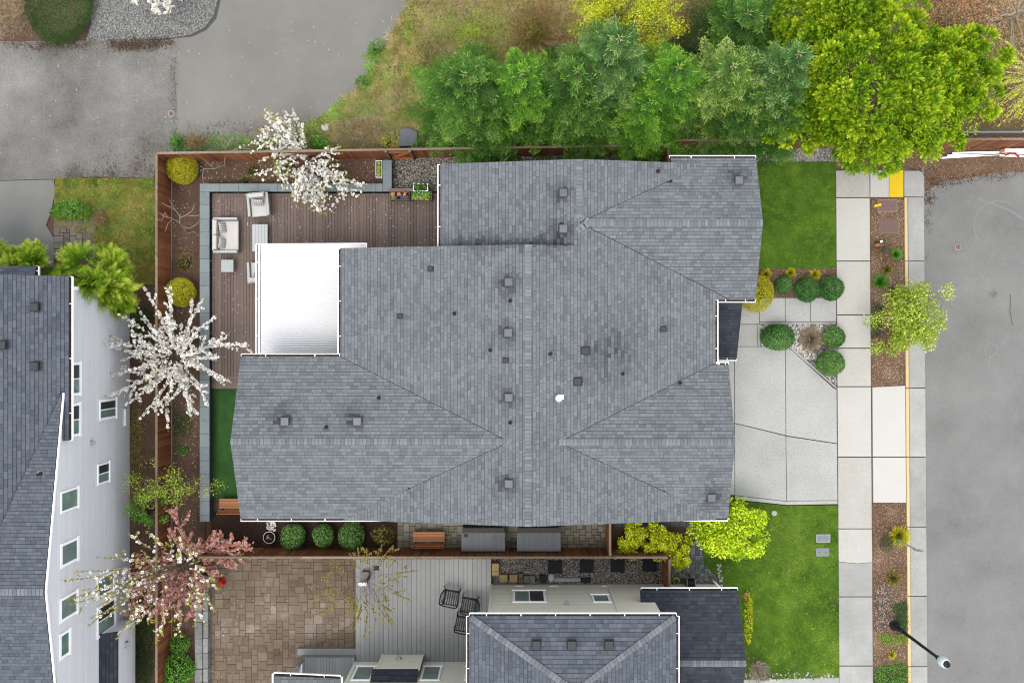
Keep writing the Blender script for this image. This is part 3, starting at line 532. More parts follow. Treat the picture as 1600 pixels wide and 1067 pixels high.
# faint scuffs and dried water marks on the street
m_scuff = M('street_scuff', [CA(162, 162, 160), CA(174, 174, 172)], .9, 9, rough=.95)
def ribbon(px_pts, wd, mat, z, name):
    pts = [P(a, b, z) for a, b in px_pts]; m = MB()
    for i in range(len(pts) - 1):
        d = (pts[i + 1] - pts[i]).normalized(); s_ = Vector((-d.y, d.x, 0)) * wd / 2; m.face([pts[i] - s_, pts[i + 1] - s_, pts[i + 1] + s_, pts[i] + s_])
    return setp(m.build(name, mat), kind='structure')
arc = lambda cx, cy, r, a0, a1, n=16: [(cx + r * math.cos(math.radians(a0 + (a1 - a0) * i / n)), cy - r * math.sin(math.radians(a0 + (a1 - a0) * i / n))) for i in range(n + 1)]
ribbon(arc(1560, 352, 38, 60, 215), .07, m_scuff, -.007, 'scuff_mark'); ribbon(arc(1520, 415, 22, 200, 340), .05, m_scuff, -.007, 'scuff_mark'); ribbon(arc(1500, 468, 14, 90, 260), .05, m_scuff, -.0065, 'scuff_mark')
ribbon([(1542, 556), (1538, 545), (1546, 535), (1558, 540), (1556, 552), (1546, 560), (1545, 574)], .05, m_scuff, -.007, 'scuff_mark'); ribbon([(1528, 310), (1550, 318), (1580, 330), (1610, 350)], .09, m_scuff, -.0065, 'scuff_mark')
for a, b, r in ((1497, 386, 14), (1553, 460, 8)): setp(flakes('rust_stain', np.c_[X(a) + NR.normal(0, r * .012, 90), Y(b) + NR.normal(0, r * .012, 90), np.full(90, -.008)], .02, .07, M('stain_%d' % a, [CA(120, 112, 104), CA(140, 132, 124)], 0, tone=.8), tilt=.01), kind='stuff')
# ------------------------------------------------------------------ roofs
def clip(poly, ax, lim, keep_less):
    out = []
    n = len(poly)
    for i in range(n):
        a, b = poly[i], poly[(i + 1) % n]; da = (lim - a[ax]) * (1 if keep_less else -1); db = (lim - b[ax]) * (1 if keep_less else -1)
        if da >= 0: out.append(a)
        if (da > 0) != (db > 0) and da != db and da * db < 0:
            t = da / (da - db); out.append((a[0] + (b[0] - a[0]) * t, a[1] + (b[1] - a[1]) * t))
    return out
def convex_clip(sub, clp):                         # clp ccw
    for i in range(len(clp)):
        a, b = clp[i], clp[(i + 1) % len(clp)]; out = []
        off = .010 * math.hypot(b[0] - a[0], b[1] - a[1]) if abs(b[0] - a[0]) > .02 and abs(b[1] - a[1]) > .004 else 0
        f = lambda p: (b[0] - a[0]) * (p[1] - a[1]) - (b[1] - a[1]) * (p[0] - a[0]) - off
        for k in range(len(sub)):
            p, q = sub[k], sub[(k + 1) % len(sub)]; fp, fq = f(p), f(q)
            if fp >= 0: out.append(p)
            if fp * fq < 0: t = fp / (fp - fq); out.append((p[0] + (q[0] - p[0]) * t, p[1] + (q[1] - p[1]) * t))
        sub = out
        if len(sub) < 3: return []
    return sub
def ccw(poly):
    return poly if sum(poly[i][0] * poly[(i + 1) % len(poly)][1] - poly[(i + 1) % len(poly)][0] * poly[i][1] for i in range(len(poly))) > 0 else poly[::-1]
DIRS = {'x+': (1, 0), 'x-': (-1, 0), 'y+': (0, 1), 'y-': (0, -1)}
def roof(name, planes, mat, house, e=.137, stains_and_shade=(), seed=1, thick=.13, label=None):
    """planes: (plan polygon, z function, downslope direction). Every tab is a clipped wedge with its butt edge standing proud."""
    sl_ = MB()
    for poly, zf, d in planes: sl_.prism(poly, lambda x, y: zf(x, y) - thick, lambda x, y: zf(x, y))
    rf = sl_.build(name, m_under, house)
    V = []; F = []; T = []
    mb = MB()
    for poly, zf, d in planes:
        dx, dy = DIRS[d]; to = lambda p: (p[0] * -dy + p[1] * dx, p[0] * dx + p[1] * dy); back = lambda u, v: (-dy * u + dx * v, dx * u + dy * v)
        pu = ccw([to(p) for p in poly]); vs = [p[1] for p in pu]
        r0, r1 = math.floor(min(vs) / e), math.ceil(max(vs) / e)
        for r in range(r0, r1):
            band = clip(clip(pu, 1, (r + 1) * e, True), 1, r * e, False)
            if len(band) < 3: continue
            rr = random.Random(seed * 7919 + r * 131 + (0 if d[0] == 'x' else 5) + (3 if d[1] == '+' else 0)); u = min(p[0] for p in pu) // 40 * 40 - rr.random() * 2
            ulo, uhi = min(p[0] for p in band), max(p[0] for p in band)
            u = -40 + rr.random(); run = 0
            while u < uhi:
                wd = rr.uniform(.14, .34); tn = rr.random(); th = rr.choice((.006, .006, .015, .02))
                if run <= 0: shade = rr.uniform(-.09, .09); run = rr.randint(1, 4)
                run -= 1
                if u + wd > ulo:
                    t = convex_clip([(u + .004, r * e), (u + wd - .003, r * e), (u + wd - .003, (r + 1) * e - .012), (u + .004, (r + 1) * e - .012)], band_ccw(band))
                    if len(t) >= 3:
                        vb = (r + 1) * e - .012; top = []
                        for p in t:
                            x, y = back(*p); top.append((x, y, zf(x, y) + .003 + th * (p[1] - r * e) / e))
                        cx, cy = top[0][0], top[0][1]; tone = .5 + (tn - .5) * .26 + shade * .3 + (.035 if th > .01 else -.035)
                        for sx, sy, sr, sa in stains_and_shade:
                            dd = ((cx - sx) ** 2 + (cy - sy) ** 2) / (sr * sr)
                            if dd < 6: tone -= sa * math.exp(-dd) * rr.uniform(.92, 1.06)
                        mb.face(top, 0, tone)
                        for i in range(len(t)):
                            j = (i + 1) % len(t)
                            if abs(t[i][1] - vb) < 1e-6 and abs(t[j][1] - vb) < 1e-6:
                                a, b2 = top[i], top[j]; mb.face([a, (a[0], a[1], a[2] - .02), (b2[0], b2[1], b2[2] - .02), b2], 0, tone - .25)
                u += wd
    setp(mb.build('shingles', mat, rf, tone=True), kind='stuff')
    return rf
def band_ccw(b): return ccw(b)
def ridge_caps(rf, p, q, s1, s2, mat, w_=.13, step=.145, lift=.03, rng=random.Random(11)):
    """bent cap shingles from p to q; s1, s2 = fall per metre on the left and right side of the direction p>q"""
    p = Vector(p); q = Vector(q); d = q - p; L = d.length; d2 = Vector((d.x, d.y, 0)).normalized(); sd = Vector((-d2.y, d2.x, 0)); n = int(L / step); src = None
    a = math.atan2(d2.y, d2.x); el = math.atan2(d.z, math.hypot(d.x, d.y))
    for i in range(n):
        c = p + d * ((i + .5) / n) + Vector((0, 0, lift))
        if src is None:
            m = MB(); h = step / 2 - .004
            A0 = Vector((-h, 0, .0)); A1 = Vector((h, 0, .012)); L0 = Vector((-h, w_, -w_ * s1)); L1 = Vector((h, w_, .012 - w_ * s1)); R0 = Vector((-h, -w_, -w_ * s2)); R1 = Vector((h, -w_, .012 - w_ * s2)); z = Vector((0, 0, -.03))
            m.face([A0, A1, L1, L0]); m.face([R0, R1, A1, A0]); m.face([A1, A1 + z, L1 + z, L1]); m.face([R1, R1 + z, A1 + z, A1]); m.face([L0, L1, L1 + z, L0 + z]); m.face([R1, R0, R0 + z, R1 + z])
            src = m.build('ridge_cap', mat, rf, center=(0, 0, 0)); src.location = c - WL[rf.name]; src.rotation_euler = (0, -el, a)
        else:
            o = inst(src, rf, c, (0, -el, a + rng.uniform(-.015, .015)))
def gutter(house, p, q, nrm, name='gutter', brk=1.35, w_=.12, mat=None):
    """open half box gutter from p to q (top edge of the roof side); nrm points away from the roof"""
    p = Vector(p); q = Vector(q); d = (q - p).normalized(); n = Vector((nrm[0], nrm[1], 0)); dz = Vector((0, 0, -.1)); m = MB()
    def strip(o0, o1, z0, z1, mi=0):
        a = p + n * o0; b = q + n * o0; c = q + n * o1; e = p + n * o1
        pts = [a, b, c, e]; ar = sum(pts[i].x * pts[(i + 1) % 4].y - pts[(i + 1) % 4].x * pts[i].y for i in range(4))
        if ar < 0: pts = pts[::-1]
        m.mesh8([v + Vector((0, 0, z0)) for v in pts] + [v + Vector((0, 0, z1)) for v in pts], mi)
    strip(.012, .026, -.12, -.03, 1); strip(w_ - .032, w_, -.12, -.004); strip(.026, w_ - .032, -.12, -.07, 1)
    for c in (p, q):
        s = d * (.012 if c is p else -.012); pts = [c + n * .012, c + n * w_, c + n * w_ + s, c + n * .012 + s]
        if sum(pts[i].x * pts[(i + 1) % 4].y - pts[(i + 1) % 4].x * pts[i].y for i in range(4)) < 0: pts = pts[::-1]
        m.mesh8([v + Vector((0, 0, -.118)) for v in pts] + [v + Vector((0, 0, -.002)) for v in pts])
    g_ = m.build(name, [m_white, m_gutdirt], house); L = (q - p).length; k = max(2, int(L / brk)); src = None
    for i in range(k):
        c = p + d * (L * (i + .5) / k) + n * (w_ / 2 - .02) + Vector((0, 0, .0))
        if src is None: src = MB().box(-.014, .014, -.07, .058, -.012, -.003).build('bracket', m_white, g_, center=(0, 0, 0)); src.location = c - WL[g_.name]; src.rotation_euler = (0, 0, math.atan2(d.y, d.x))
        else: inst(src, g_, c, (0, 0, math.atan2(d.y, d.x)))
    return g_
# vents: one of each kind, copied
def box_vent(rf, x, y, z, tilt=(0, 0), s=1, mat=None, name='roof_vent'):
    m = MB(); a, b, h = .175 * s, .14 * s, .17 * s
    m.box(x - .205 * s, x + .205 * s, y - .2 * s, y + .2 * s, z + .012, z + .022, 1)
    m.mesh8([(x - b, y - b, z + .02), (x + b, y - b, z + .02), (x + b, y + b, z + .02), (x - b, y + b, z + .02), (x - b, y - b, z + h * .55), (x + b, y - b, z + h * .55), (x + b, y + b, z + h * .55), (x - b, y + b, z + h * .55)], 1)
    m.mesh8([(x - a, y - a, z + h * .5), (x + a, y - a, z + h * .5), (x + a, y + a, z + h * .5), (x - a, y + a, z + h * .5), (x - a * .84, y - a * .84, z + h), (x + a * .84, y - a * .84, z + h), (x + a * .84, y + a * .84, z + h), (x - a * .84, y + a * .84, z + h)])
    return m.build(name, [mat or m_vent, m_ventd], rf, bev=.03 * s, seg=3)
def low_vent(rf, x, y, z, s=1, mat=None):
    m = MB(); a = .18 * s
    m.box(x - a * 1.15, x + a * 1.15, y - a, y + a, z + .012, z + .03); m.mesh8([(x - a, y - a * .85, z + .03), (x + a, y - a * .85, z + .03), (x + a, y + a * .85, z + .03), (x - a, y + a * .85, z + .03), (x - a * .8, y - a * .7, z + .1), (x + a * .8, y - a * .7, z + .13), (x + a * .8, y + a * .7, z + .13), (x - a * .8, y + a * .7, z + .1)])
    return m.build('low_vent', mat or m_ventd, rf, bev=.012)
def pipe_vent(rf, x, y, z, r=.05, h=.28, mat=None):
    m = MB(); m.box(x - .14, x + .14, y - .12, y + .12, z + .012, z + .02, 1); m.lathe((x, y, z), [(r * 1.9, .0), (r * 1.3, .08), (r, .1), (r, h), (r * .75, h), (r * .7, h - .12)], 12)
    return m.build('vent_pipe', [mat or m_ventd, m_vent], rf, smooth=False)
# ---- the big grey house in the middle
HX, HY = 0, -1
mh = thing('house', 'large grey shingled house with many gables in the middle of the photo', 'house', (HX, HY, 0))
ZR = 6.89; PM = .181; XR = .63; Z1 = 6.52; X1 = 2.69; Y1 = 4.73; PC = .375; Z2, X2, Y2 = 6.67, 1.86, -4.0; Z3, X3, Y3 = 6.76, -.08, -3.97
fR = lambda x, y: ZR - PM * (x - XR); fL = lambda x, y: ZR - PM * (XR - x); fU = lambda x, y: Z1 - PM * (X1 - x)
gab = lambda z, y0: (lambda x, y: z - PC * abs(y - y0))
f1, f2, f3 = gab(Z1, Y1), gab(Z2, Y2), gab(Z3, Y3); rt = PM / PC
planes = [([(XR, -7.3), (8.33, -7.3), (8.33, Y2 - (8.33 - X2) * rt), (X2, Y2), (XR, Y2)], fR, 'x+'),
          ([(XR, Y2), (X2, Y2), (8.16, -.956), (8.33, -.956), (8.33, 2.008), (4.57, 3.82), (XR, 3.82)], fR, 'x+'), ([(8.33, 2.008), (8.33, 1.72), (8.93, 1.72)], fR, 'x+'),
          ([(X1, 3.82), (4.57, 3.82), (X1, Y1)], fR, 'x+'), ([(X1, Y1), (7.93, 7.26), (X1, 7.26)], fR, 'x+'),
          ([(XR, -7.3), (XR, Y3), (X3, Y3), (-6.98, -7.3)], fL, 'x-'), ([(XR, Y3), (XR, 3.82), (-7.02, 3.82), (-7.02, -.62), (X3, Y3)], fL, 'x-'),
          ([(-2.93, 3.52), (X1, 3.52), (X1, 7.26), (-2.93, 7.26)], fU, 'x-'),
          ([(X1, Y1), (10, Y1), (10.0, 7.5), (6.5, 7.5), (6.5, 6.57)], f1, 'y+'), ([(X1, Y1), (8.93, 1.72), (10, 1.72), (10, Y1)], f1, 'y-'),
          ([(X2, Y2), (8.86, Y2), (8.86, -.956), (8.16, -.956)], f2, 'y+'), ([(X2, Y2), (6.2, -6.09), (6.2, -7.24), (8.86, -7.24), (8.86, Y2)], f2, 'y-'),
          ([(X3, Y3), (-11.15, Y3), (-11.1, -.616), (-7.03, -.616)], f3, 'y+'), ([(X3, Y3), (-4.2, -5.96), (-4.2, -7.24), (-11.1, -7.24), (-11.15, Y3)], f3, 'y-')]
def rp(px, py, f, it=6):                          # a photo point read on a roof plane
    z = 6
    for _ in range(it): z = f(X(px, z), Y(py, z))
    return X(px, z), Y(py, z), z
BV = [(880, 302, fU), (880, 358, fU), (795, 441, fL), (794, 520, fL), (795, 621, fL), (795, 755, fL), (446, 658, f3), (559, 658, f3), (1154, 283, f1), (1111, 777, f2)]
LV = [(914, 548, fR, 1), (902, 596, fR, 1), (1036, 514, fR, .7), (673, 420, fL, .6), (625, 494, fL, .6), (790, 563, fL, .6)]
PV = [(710, 490, fL), (766, 547, fL), (797, 470, fL), (797, 660, fL), (510, 667, f3), (592, 621, f3), (860, 553, fR), (973, 584, fR), (1062, 598, fR), (1028, 268, fR)]
st = [(*rp(a, b - 3, f)[:2], .46, .36) for a, b, f in BV] + [(*rp(947, 552, fR)[:2], 1.2, .2), (*rp(968, 545, fR)[:2], .6, .05), (*rp(855, 390, fU)[:2], .6, .1)] + [(*rp(x, 377, fU)[:2], .34, .16) for x in range(720, 900, 14)]  # vent surrounds darkened, stain near low vent, central rake's cast shadow painted in
mr = roof('roof', planes, m_shin, mh, stains_and_shade=st, seed=2)
ridge_caps(mr, (XR, -7.3, ZR), (XR, 3.82, ZR), PM, PM, m_cap); ridge_caps(mr, (-11.15, Y3, Z3), (X3, Y3, Z3), PC, PC, m_cap); ridge_caps(mr, (8.86, Y2, Z2), (X2, Y2, Z2), PC, PC, m_cap)
ridge_caps(mr, (10, Y1, Z1), (X1 + .35, Y1, Z1), PC, PC, m_cap); ridge_caps(mr, (X1, 7.26, Z1), (X1, Y1 + .2, Z1), PM, PM, m_cap)
for s in (1, -1): ridge_caps(mr, (X1 - .12, Y1 + s * .34, Z1 - .05), (X1 + .36, Y1 + s * .02, Z1), .05, .05, m_cap, lift=.055)
for a, b, f in BV: box_vent(mr, *rp(a, b, f))
for a, b, f, s in LV: low_vent(mr, *rp(a, b, f), s=s)
for a, b, f in PV: pipe_vent(mr, *rp(a, b, f))
x, y, z = rp(873, 622, fR); m = MB(); m.box(x - .02, x + .2, y - .05, y + .14, z + .014, z + .022); m.lathe((x, y, z), [(.13, .0), (.13, .2), (.11, .22), (.045, .22), (.04, .08)], 14); m.build('vent_pipe', m_white, mr)
# walls: one outline, plus the gable triangles
wo = [(-10.8, -6.85), (8.5, -6.85), (8.5, -1.3), (7.9, -1.3), (7.9, 2.05), (9.6, 2.05), (9.6, 7.05), (-2.5, 7.05), (-2.5, 3.5), (-6.3, 3.5), (-6.3, -1.0), (-10.8, -1.0)]
m = MB(); m.prism(wo, 0, 5.3)
m.prism([(-10.8, -6.84), (-10.6, -6.84), (-10.6, -1.02), (-10.8, -1.02)], 5.3, lambda x, y: f3(x, y) - .16); m.prism([(-10.8, Y3), (-10.6, Y3), (-10.6, -1.02), (-10.8, -1.02)], 5.3, lambda x, y: f3(x, y) - .16) if False else None
for xg, f, y0, a, b in ((-10.8, f3, Y3, -6.84, -1.02), (8.3, f2, Y2, -6.84, -1.32), (9.4, f1, Y1, 2.06, 7.04)):
    m.f = m.f; n = len(m.v); pts = [(a, 5.3), (b, 5.3), (b, f(0, b) - .15), (y0, f(0, y0) - .15), (a, f(0, a) - .15)]
    for xx in (xg, xg + .2): m.v += [(xx, p[0], p[1]) for p in pts]
    m.f += [tuple(n + i for i in (4, 3, 2, 1, 0)), tuple(n + 5 + i for i in range(5))] + [(n + i, n + (i + 1) % 5, n + 5 + (i + 1) % 5, n + 5 + i) for i in range(5)]; m.m += [0] * 7; m.t += [.5] * 7
m.prism([(-6.25, 3.3), (XR, 3.3), (XR, 3.48), (-6.25, 3.48)], 5.3, lambda x, y: fL(x, y) - .15); m.prism([(XR, 3.3), (X1, 3.3), (X1, 3.48), (XR, 3.48)], 5.3, lambda x, y: fR(x, y) - .15)
m.prism([(-6.5, -6.84), (XR, -6.84), (XR, -6.66), (-6.5, -6.66)], 5.3, lambda x, y: fL(x, y) - .15); m.prism([(XR, -6.84), (8.3, -6.84), (8.3, -6.66), (XR, -6.66)], 5.3, lambda x, y: fR(x, y) - .15)
m.build('wall', m_wall, mh)
gz = lambda f, x, y: f(x, y) - .0
gutter(mh, (-7.02, -.5, fL(-7.02, 0)), (-7.02, 3.8, fL(-7.02, 0)), (-1, 0)); gutter(mh, (-2.93, 3.85, fU(-2.93, 0)), (-2.93, 7.24, fU(-2.93, 0)), (-1, 0))
gutter(mh, (6.45, 7.5, f1(0, 7.5)), (10, 7.5, f1(0, 7.5)), (0, 1)); gutter(mh, (8.37, 1.72, f1(0, 1.72)), (10, 1.72, f1(0, 1.72)), (0, -1)); gutter(mh, (8.33, -.95, fR(8.33, 0)), (8.33, 1.70, fR(8.33, 0)), (1, 0))
gutter(mh, (8.35, -.956, f2(0, -.956)), (8.86, -.956, f2(0, -.956)), (0, 1), brk=.4); gutter(mh, (6.2, -7.24, f2(0, -7.24)), (8.86, -7.24, f2(0, -7.24)), (0, -1)); gutter(mh, (-11.1, -7.24, f3(0, -7.24)), (-4.2, -7.24, f3(0, -7.24)), (0, -1)); gutter(mh, (-11.1, -.616, f3(0, -.616)), (-7.06, -.616, f3(0, -.616)), (0, 1))
# front porch roof, lower and darker
fp = lambda x, y: 3.45 - .16 * (1.75 - y)
pr = roof('porch_roof', [([(7.95, -.72), (X(1152.5, 3.2), -.72), (X(1159, 3.3), 1.75), (7.95, 1.75)], fp, 'y-')], m_shin3, mh, seed=5)
gutter(mh, (8.1, -.72, fp(0, -.72)), (X(1152, 3.1), -.72, fp(0, -.72)), (0, -1), brk=.9)
MB().box(X(1150, 3) - .25, X(1150, 3) - .1, -.5, -.35, 0, 2.9).build('porch_post', m_white, mh)
# white corrugated patio cover
pc = thing('patio_cover', 'bright white corrugated patio roof attached to the house above the deck', 'patio cover', P(467, 466))
CZ = 3.2; cx0, cx1, cy0, cy1 = X(405, CZ), -6.34, Y(553, CZ), Y(381, CZ)
cz = lambda x: 3.1 + .05 * (x - cx0)
n = 64; V = []; F = []; T = 8
for i in range(n * T + 1):
    y = cy0 + .05 + (cy1 - cy0 - .12) * i / (n * T); t = (i % T) / T; hgt = .034 * (1 if .2 < t < .5 else (0 if t > .68 or t < .03 else .5))
    for x in (cx0 + .04, cx1): V.append((x, y, cz(x) + hgt))
for i in range(n * T): F.append((2 * i, 2 * i + 1, 2 * i + 3, 2 * i + 2))
npmesh('roof_sheet', V, F, m_poly, pc)
m = MB()
for a, b in (((cx0, cy0), (cx1, cy0)), ((cx0, cy1 - .02), (cx1, cy1 - .02)), ((cx0 - .04, cy0), (cx0 - .04, cy1))):
    m.beam((a[0], a[1], cz(a[0]) - .04), (b[0], b[1], cz(b[0]) - .04), .07, .16)
m.beam((cx1 + .002, cy1 - .02, cz(cx1) - .04), (X(574, CZ) , cy1 - .02, cz(cx1) - .04), .07, .16); m.box(cx1 + .01, X(574, CZ), 3.9, cy1 - .06, cz(cx1) - .06, cz(cx1) + .01)
m.build('frame', m_white, pc)
gutter(pc, (cx0, cy0 - .03, cz(cx0) - .02), (-7.1, cy0 - .03, cz(cx0) - .02), (0, -1), brk=1.4); gutter(pc, (cx0 - .07, cy0, cz(cx0) - .02), (cx0 - .07, cy1, cz(cx0) - .02), (-1, 0), brk=1.4)
for yy in (cy0 + .3, cy1 - .2): MB().box(cx0 + .05, cx0 + .17, yy - .06, yy + .06, .4, 3.0).build('post', m_white, pc)
# ------------------------------------------------------------------ walls with lap siding, windows
def siding(wall, ax, c, sg, poly, mat, lap=.2, t_split=None):
    zs = [p[1] for p in poly]; k0, k1 = math.floor(min(zs) / lap), math.ceil(max(zs) / lap)
    for k in range(k0, k1):
        b = clip(clip(poly, 1, (k + 1) * lap - .012, True), 1, k * lap, False)
        if len(b) < 3: continue
        m = MB(); f = lambda t, z: ((c + sg * .016, t, z) if ax == 'x' else (t, c + sg * .016, z))
        bk = lambda t, z: ((c, t, z) if ax == 'x' else (t, c, z))
        m.face([f(*p) for p in b]); n = len(b)
        for i in range(n): p, q = b[i], b[(i + 1) % n]; m.face([f(*p), bk(*p), bk(*q), f(*q)])
        m.build('siding_board', mat, wall)
def window(house, ax, c, sg, t0, t1, z0, z1, panes=2, vertical=False, lab=None):
    tr, d = (.11 if t1 - t0 > .9 else .08), .06; F = MB(); fr = lambda a0, a1, b0, b1, d0, d1, M_=None: (M_ or F).box(*( (min(c + sg * d0, c + sg * d1), max(c + sg * d0, c + sg * d1), a0, a1) if ax == 'x' else (a0, a1, min(c + sg * d0, c + sg * d1), max(c + sg * d0, c + sg * d1)) ), b0, b1)
    fr(t0 - .04, t1 + .04, z0 - .03, z0 + tr, .03, d + .02); fr(t0 - .02, t1 + .02, z1 - tr, z1 + .02, .03, d + .01); fr(t0, t0 + tr, z0 + tr, z1 - tr, .03, d); fr(t1 - tr, t1, z0 + tr, z1 - tr, .03, d)
    ti0, ti1, zi0, zi1 = t0 + tr, t1 - tr, z0 + tr, z1 - tr
    if panes == 2: mid = (ti0 + ti1) / 2; fr(mid - .022, mid + .022, zi0, zi1, .03, d - .008)
    w_ = F.build('window', m_white, house)
    spans = [(ti0, mid - .022), (mid + .022, ti1)] if panes == 2 else [(ti0, ti1)]
    for i, (a, b) in enumerate(spans):
        p = MB(); fr(a, b, zi0, zi1, .028, .04, p); p.build('pane', m_glassd if (i == 1) != vertical and panes == 2 else m_glass, w_)
    return w_
# ---- the tall grey house on the left
XW = -17.93
m_wcore = M('siding_backing', [C(138, 138, 122), C(150, 150, 134)], .5, 5)
lh = thing('house', 'tall pale grey house at the left edge with many white framed windows', 'house', (-19, -7, 0))
fA = lambda x, y: 6.46 + .5 * (-17.67 - x); fG = lambda x, y: 8.04 - .187 * abs(y + 9.57); fN = lambda x, y: 5.45 - .25 * (y - 2.4)
lr = roof('roof', [([(-17.67, 2.6), (-22, 2.6), (-22, -2.0), (-17.67, -2.0)], fA, 'x+'), ([(-17.67, -2), (-17.88, -2), (-17.88, -3.95), (-17.67, -3.95)], fA, 'x+'), ([(-17.88, -2.0), (-22, -2.0), (-22, -9.57), (-20.71, -9.57)], fA, 'x+'),
                 ([(-17.88, -2.0), (-20.71, -9.57), (-17.88, -9.57)], fG, 'y+'), ([(-17.88, -9.57), (-22, -9.57), (-22, -17.3), (-17.88, -17.3)], fG, 'y-'), ([(-24, 2.2), (-19.6, 2.2), (-19.6, 3.1), (-24, 3.1)], fN, 'y+')], m_shin2, lh, seed=9)
for a, b in ((56, 480), (56, 572), (5, 539)): box_vent(lr, *rp(a, b, fA), mat=m_ventd)
pipe_vent(lr, *rp(64, 740, fG))
ridge_caps(lr, (-22, -9.57, 8.04), (-17.9, -9.57, 8.04), .187, .187, m_cap)
for pp, q in (((-17.84, -2.05), (-17.84, -9.57)), ((-17.84, -9.57), (-17.84, -17.3))):
    MB().beam((pp[0], pp[1], fG(*pp) - .07), (q[0], q[1], fG(*q) - .07), .045, .1).build('rake_board', m_white, lh)
gutter(lh, (-17.67, 2.6, 6.45), (-17.67, -3.95, 6.45), (1, 0), brk=2); gutter(lh, (-19.6, 2.3, 5.3), (-19.6, 3.1, 5.3), (1, 0), brk=.5)
lwall = MB(); lwall.box(-30, XW, -17, 2.2, 0, 6.3); lwall.face([(XW - .01, -2.6, 6.3), (XW - .01, -9.57, 7.88), (XW - .01, -16.6, 6.3)]); lwall.box(-30, -19.9, 2.2, 2.75, 0, 5.2)
lwall = lwall.build('wall', M('siding_backing_grey', [(.25, .26, .27, 1), (.3, .31, .32, 1)], .5, 4), lh)
siding(lwall, 'x', XW, 1, [(-17, 0), (2.2, 0), (2.2, 6.2), (-17, 6.2)], m_side_l); siding(lwall, 'x', XW, 1, [(-1.9, 6.2), (-16.7, 6.2), (-9.57, 7.86)], m_side_l)
MB().box(XW + .0, XW + .05, 2.1, 2.25, 0, 6.3).build('corner_board', m_white, lh)
for a0, a1, b0, b1, pn in ((107, 124.5, 566, 618, 2), (107, 124, 630, 682, 2), (153.5, 181, 623, 655, 2), (151, 170, 723, 755, 2), (93, 121, 764, 797, 1), (93, 121, 844, 881, 1), (150, 177, 897, 929, 1), (92, 120, 928, 965, 1), (150, 179, 940, 988, 2), (91.5, 108, 986, 1026, 1)):
    s0, s1 = -XW / (.03 * (800 - a0)), -XW / (.03 * (800 - a1)); sm = (s0 + s1) / 2
    window(lh, 'x', XW, 1, (533.5 - b1) * .03 * sm, (533.5 - b0) * .03 * sm, H * (1 - s1), min(6.2 if b1 < 690 else 7.1, H * (1 - s0)), pn)
m = MB(); m.box(XW, XW + .62, -16.5, -12.76, .9, 2.84); bo = m.build('fireplace_bump_out', m_side_l, lh); siding(bo, 'x', XW + .62, 1, [(-16.5, .9), (-12.76, .9), (-12.76, 2.84), (-16.5, 2.84)], m_side_l)
for ya in (-12.8, -16.45): MB().box(XW + .6, XW + .66, ya - .05, ya + .05, .88, 2.86).build('corner_board', m_white, bo)
roof('bump_out_roof', [([(XW + .02, -12.7), (XW + .02, -16.6), (XW + .66, -16.6), (XW + .66, -12.7)], lambda x, y: 3.28 - .6 * (x - XW), 'x+')], m_shin3, lh, seed=3, thick=.1)
def hood_vent(house, ax, c, sg, t, z, s=.14):
    m = MB()
    if ax == 'x': m.box(min(c, c + sg * .03), max(c, c + sg * .03), t - s, t + s, z - s, z + s); m.mesh8([(c + sg * .03, t - s * .7, z - s * .6), (c + sg * .03 + sg * .14, t - s * .7, z - s * .6), (c + sg * .17, t + s * .7, z - s * .6), (c + sg * .03, t + s * .7, z - s * .6), (c + sg * .03, t - s * .7, z + s * .8), (c + sg * .07, t - s * .7, z + s * .7), (c + sg * .07, t + s * .7, z + s * .7), (c + sg * .03, t + s * .7, z + s * .8)])
    else: m.box(t - s, t + s, min(c, c + sg * .03), max(c, c + sg * .03), z - s, z + s); m.mesh8([(t - s * .7, c + sg * .17, z - s * .6), (t + s * .7, c + sg * .17, z - s * .6), (t + s * .7, c + sg * .03, z - s * .6), (t - s * .7, c + sg * .03, z - s * .6), (t - s * .7, c + sg * .07, z + s * .7), (t + s * .7, c + sg * .07, z + s * .7), (t + s * .7, c + sg * .03, z + s * .8), (t - s * .7, c + sg * .03, z + s * .8)])
    return m.build('hood_vent', m_alu, house)
hood_vent(lh, 'x', XW + .64, 1, -13.55, 1.95); hood_vent(lh, 'x', XW + .02, 1, -4.3, 4.0, .1)
MB().box(XW + .02, XW + .14, -3.9, -3.1, .35, .75).build('meter_box', m_side_l, lh, bev=.02); MB().box(XW + .02, XW + .2, -.32, -.2, .3, 2.2).build('downspout', m_side_l, lh)
# ---- the sage house at the bottom
bh = thing('house', 'sage green house at the bottom with a hipped slate roof and white gutters', 'house', (2.4, -13, 0))
EX0, EX1, EY, EZ = -1.72, 6.6, -11.0, 6.28; ax_, ay_ = 2.44, -13.5
fn = lambda x, y: EZ + .568 * (EY - y); fw = lambda x, y: EZ + .3413 * (x - EX0); fe = lambda x, y: EZ + .3413 * (EX1 - x)
br = roof('roof', [([(EX0, EY), (EX1, EY), (ax_, ay_)], fn, 'y+'), ([(EX0, EY), (ax_, ay_), (ax_, -19), (EX0, -19)], fw, 'x-'), ([(EX1, EY), (ax_, ay_), (ax_, -19), (EX1, -19)], fe, 'x+')], m_shin2, bh, e=.15, seed=21)
za = fn(ax_, ay_)
ridge_caps(br, (EX0 + .06, EY - .04, EZ + .03), (ax_, ay_, za), .25, .25, m_cap, w_=.12, step=.17); ridge_caps(br, (EX1 - .06, EY - .04, EZ + .03), (ax_, ay_, za), .25, .25, m_cap, w_=.12, step=.17)
for a in (838, 893, 951): box_vent(br, *rp(a, 1006, fn), mat=m_ventd, s=1.05)
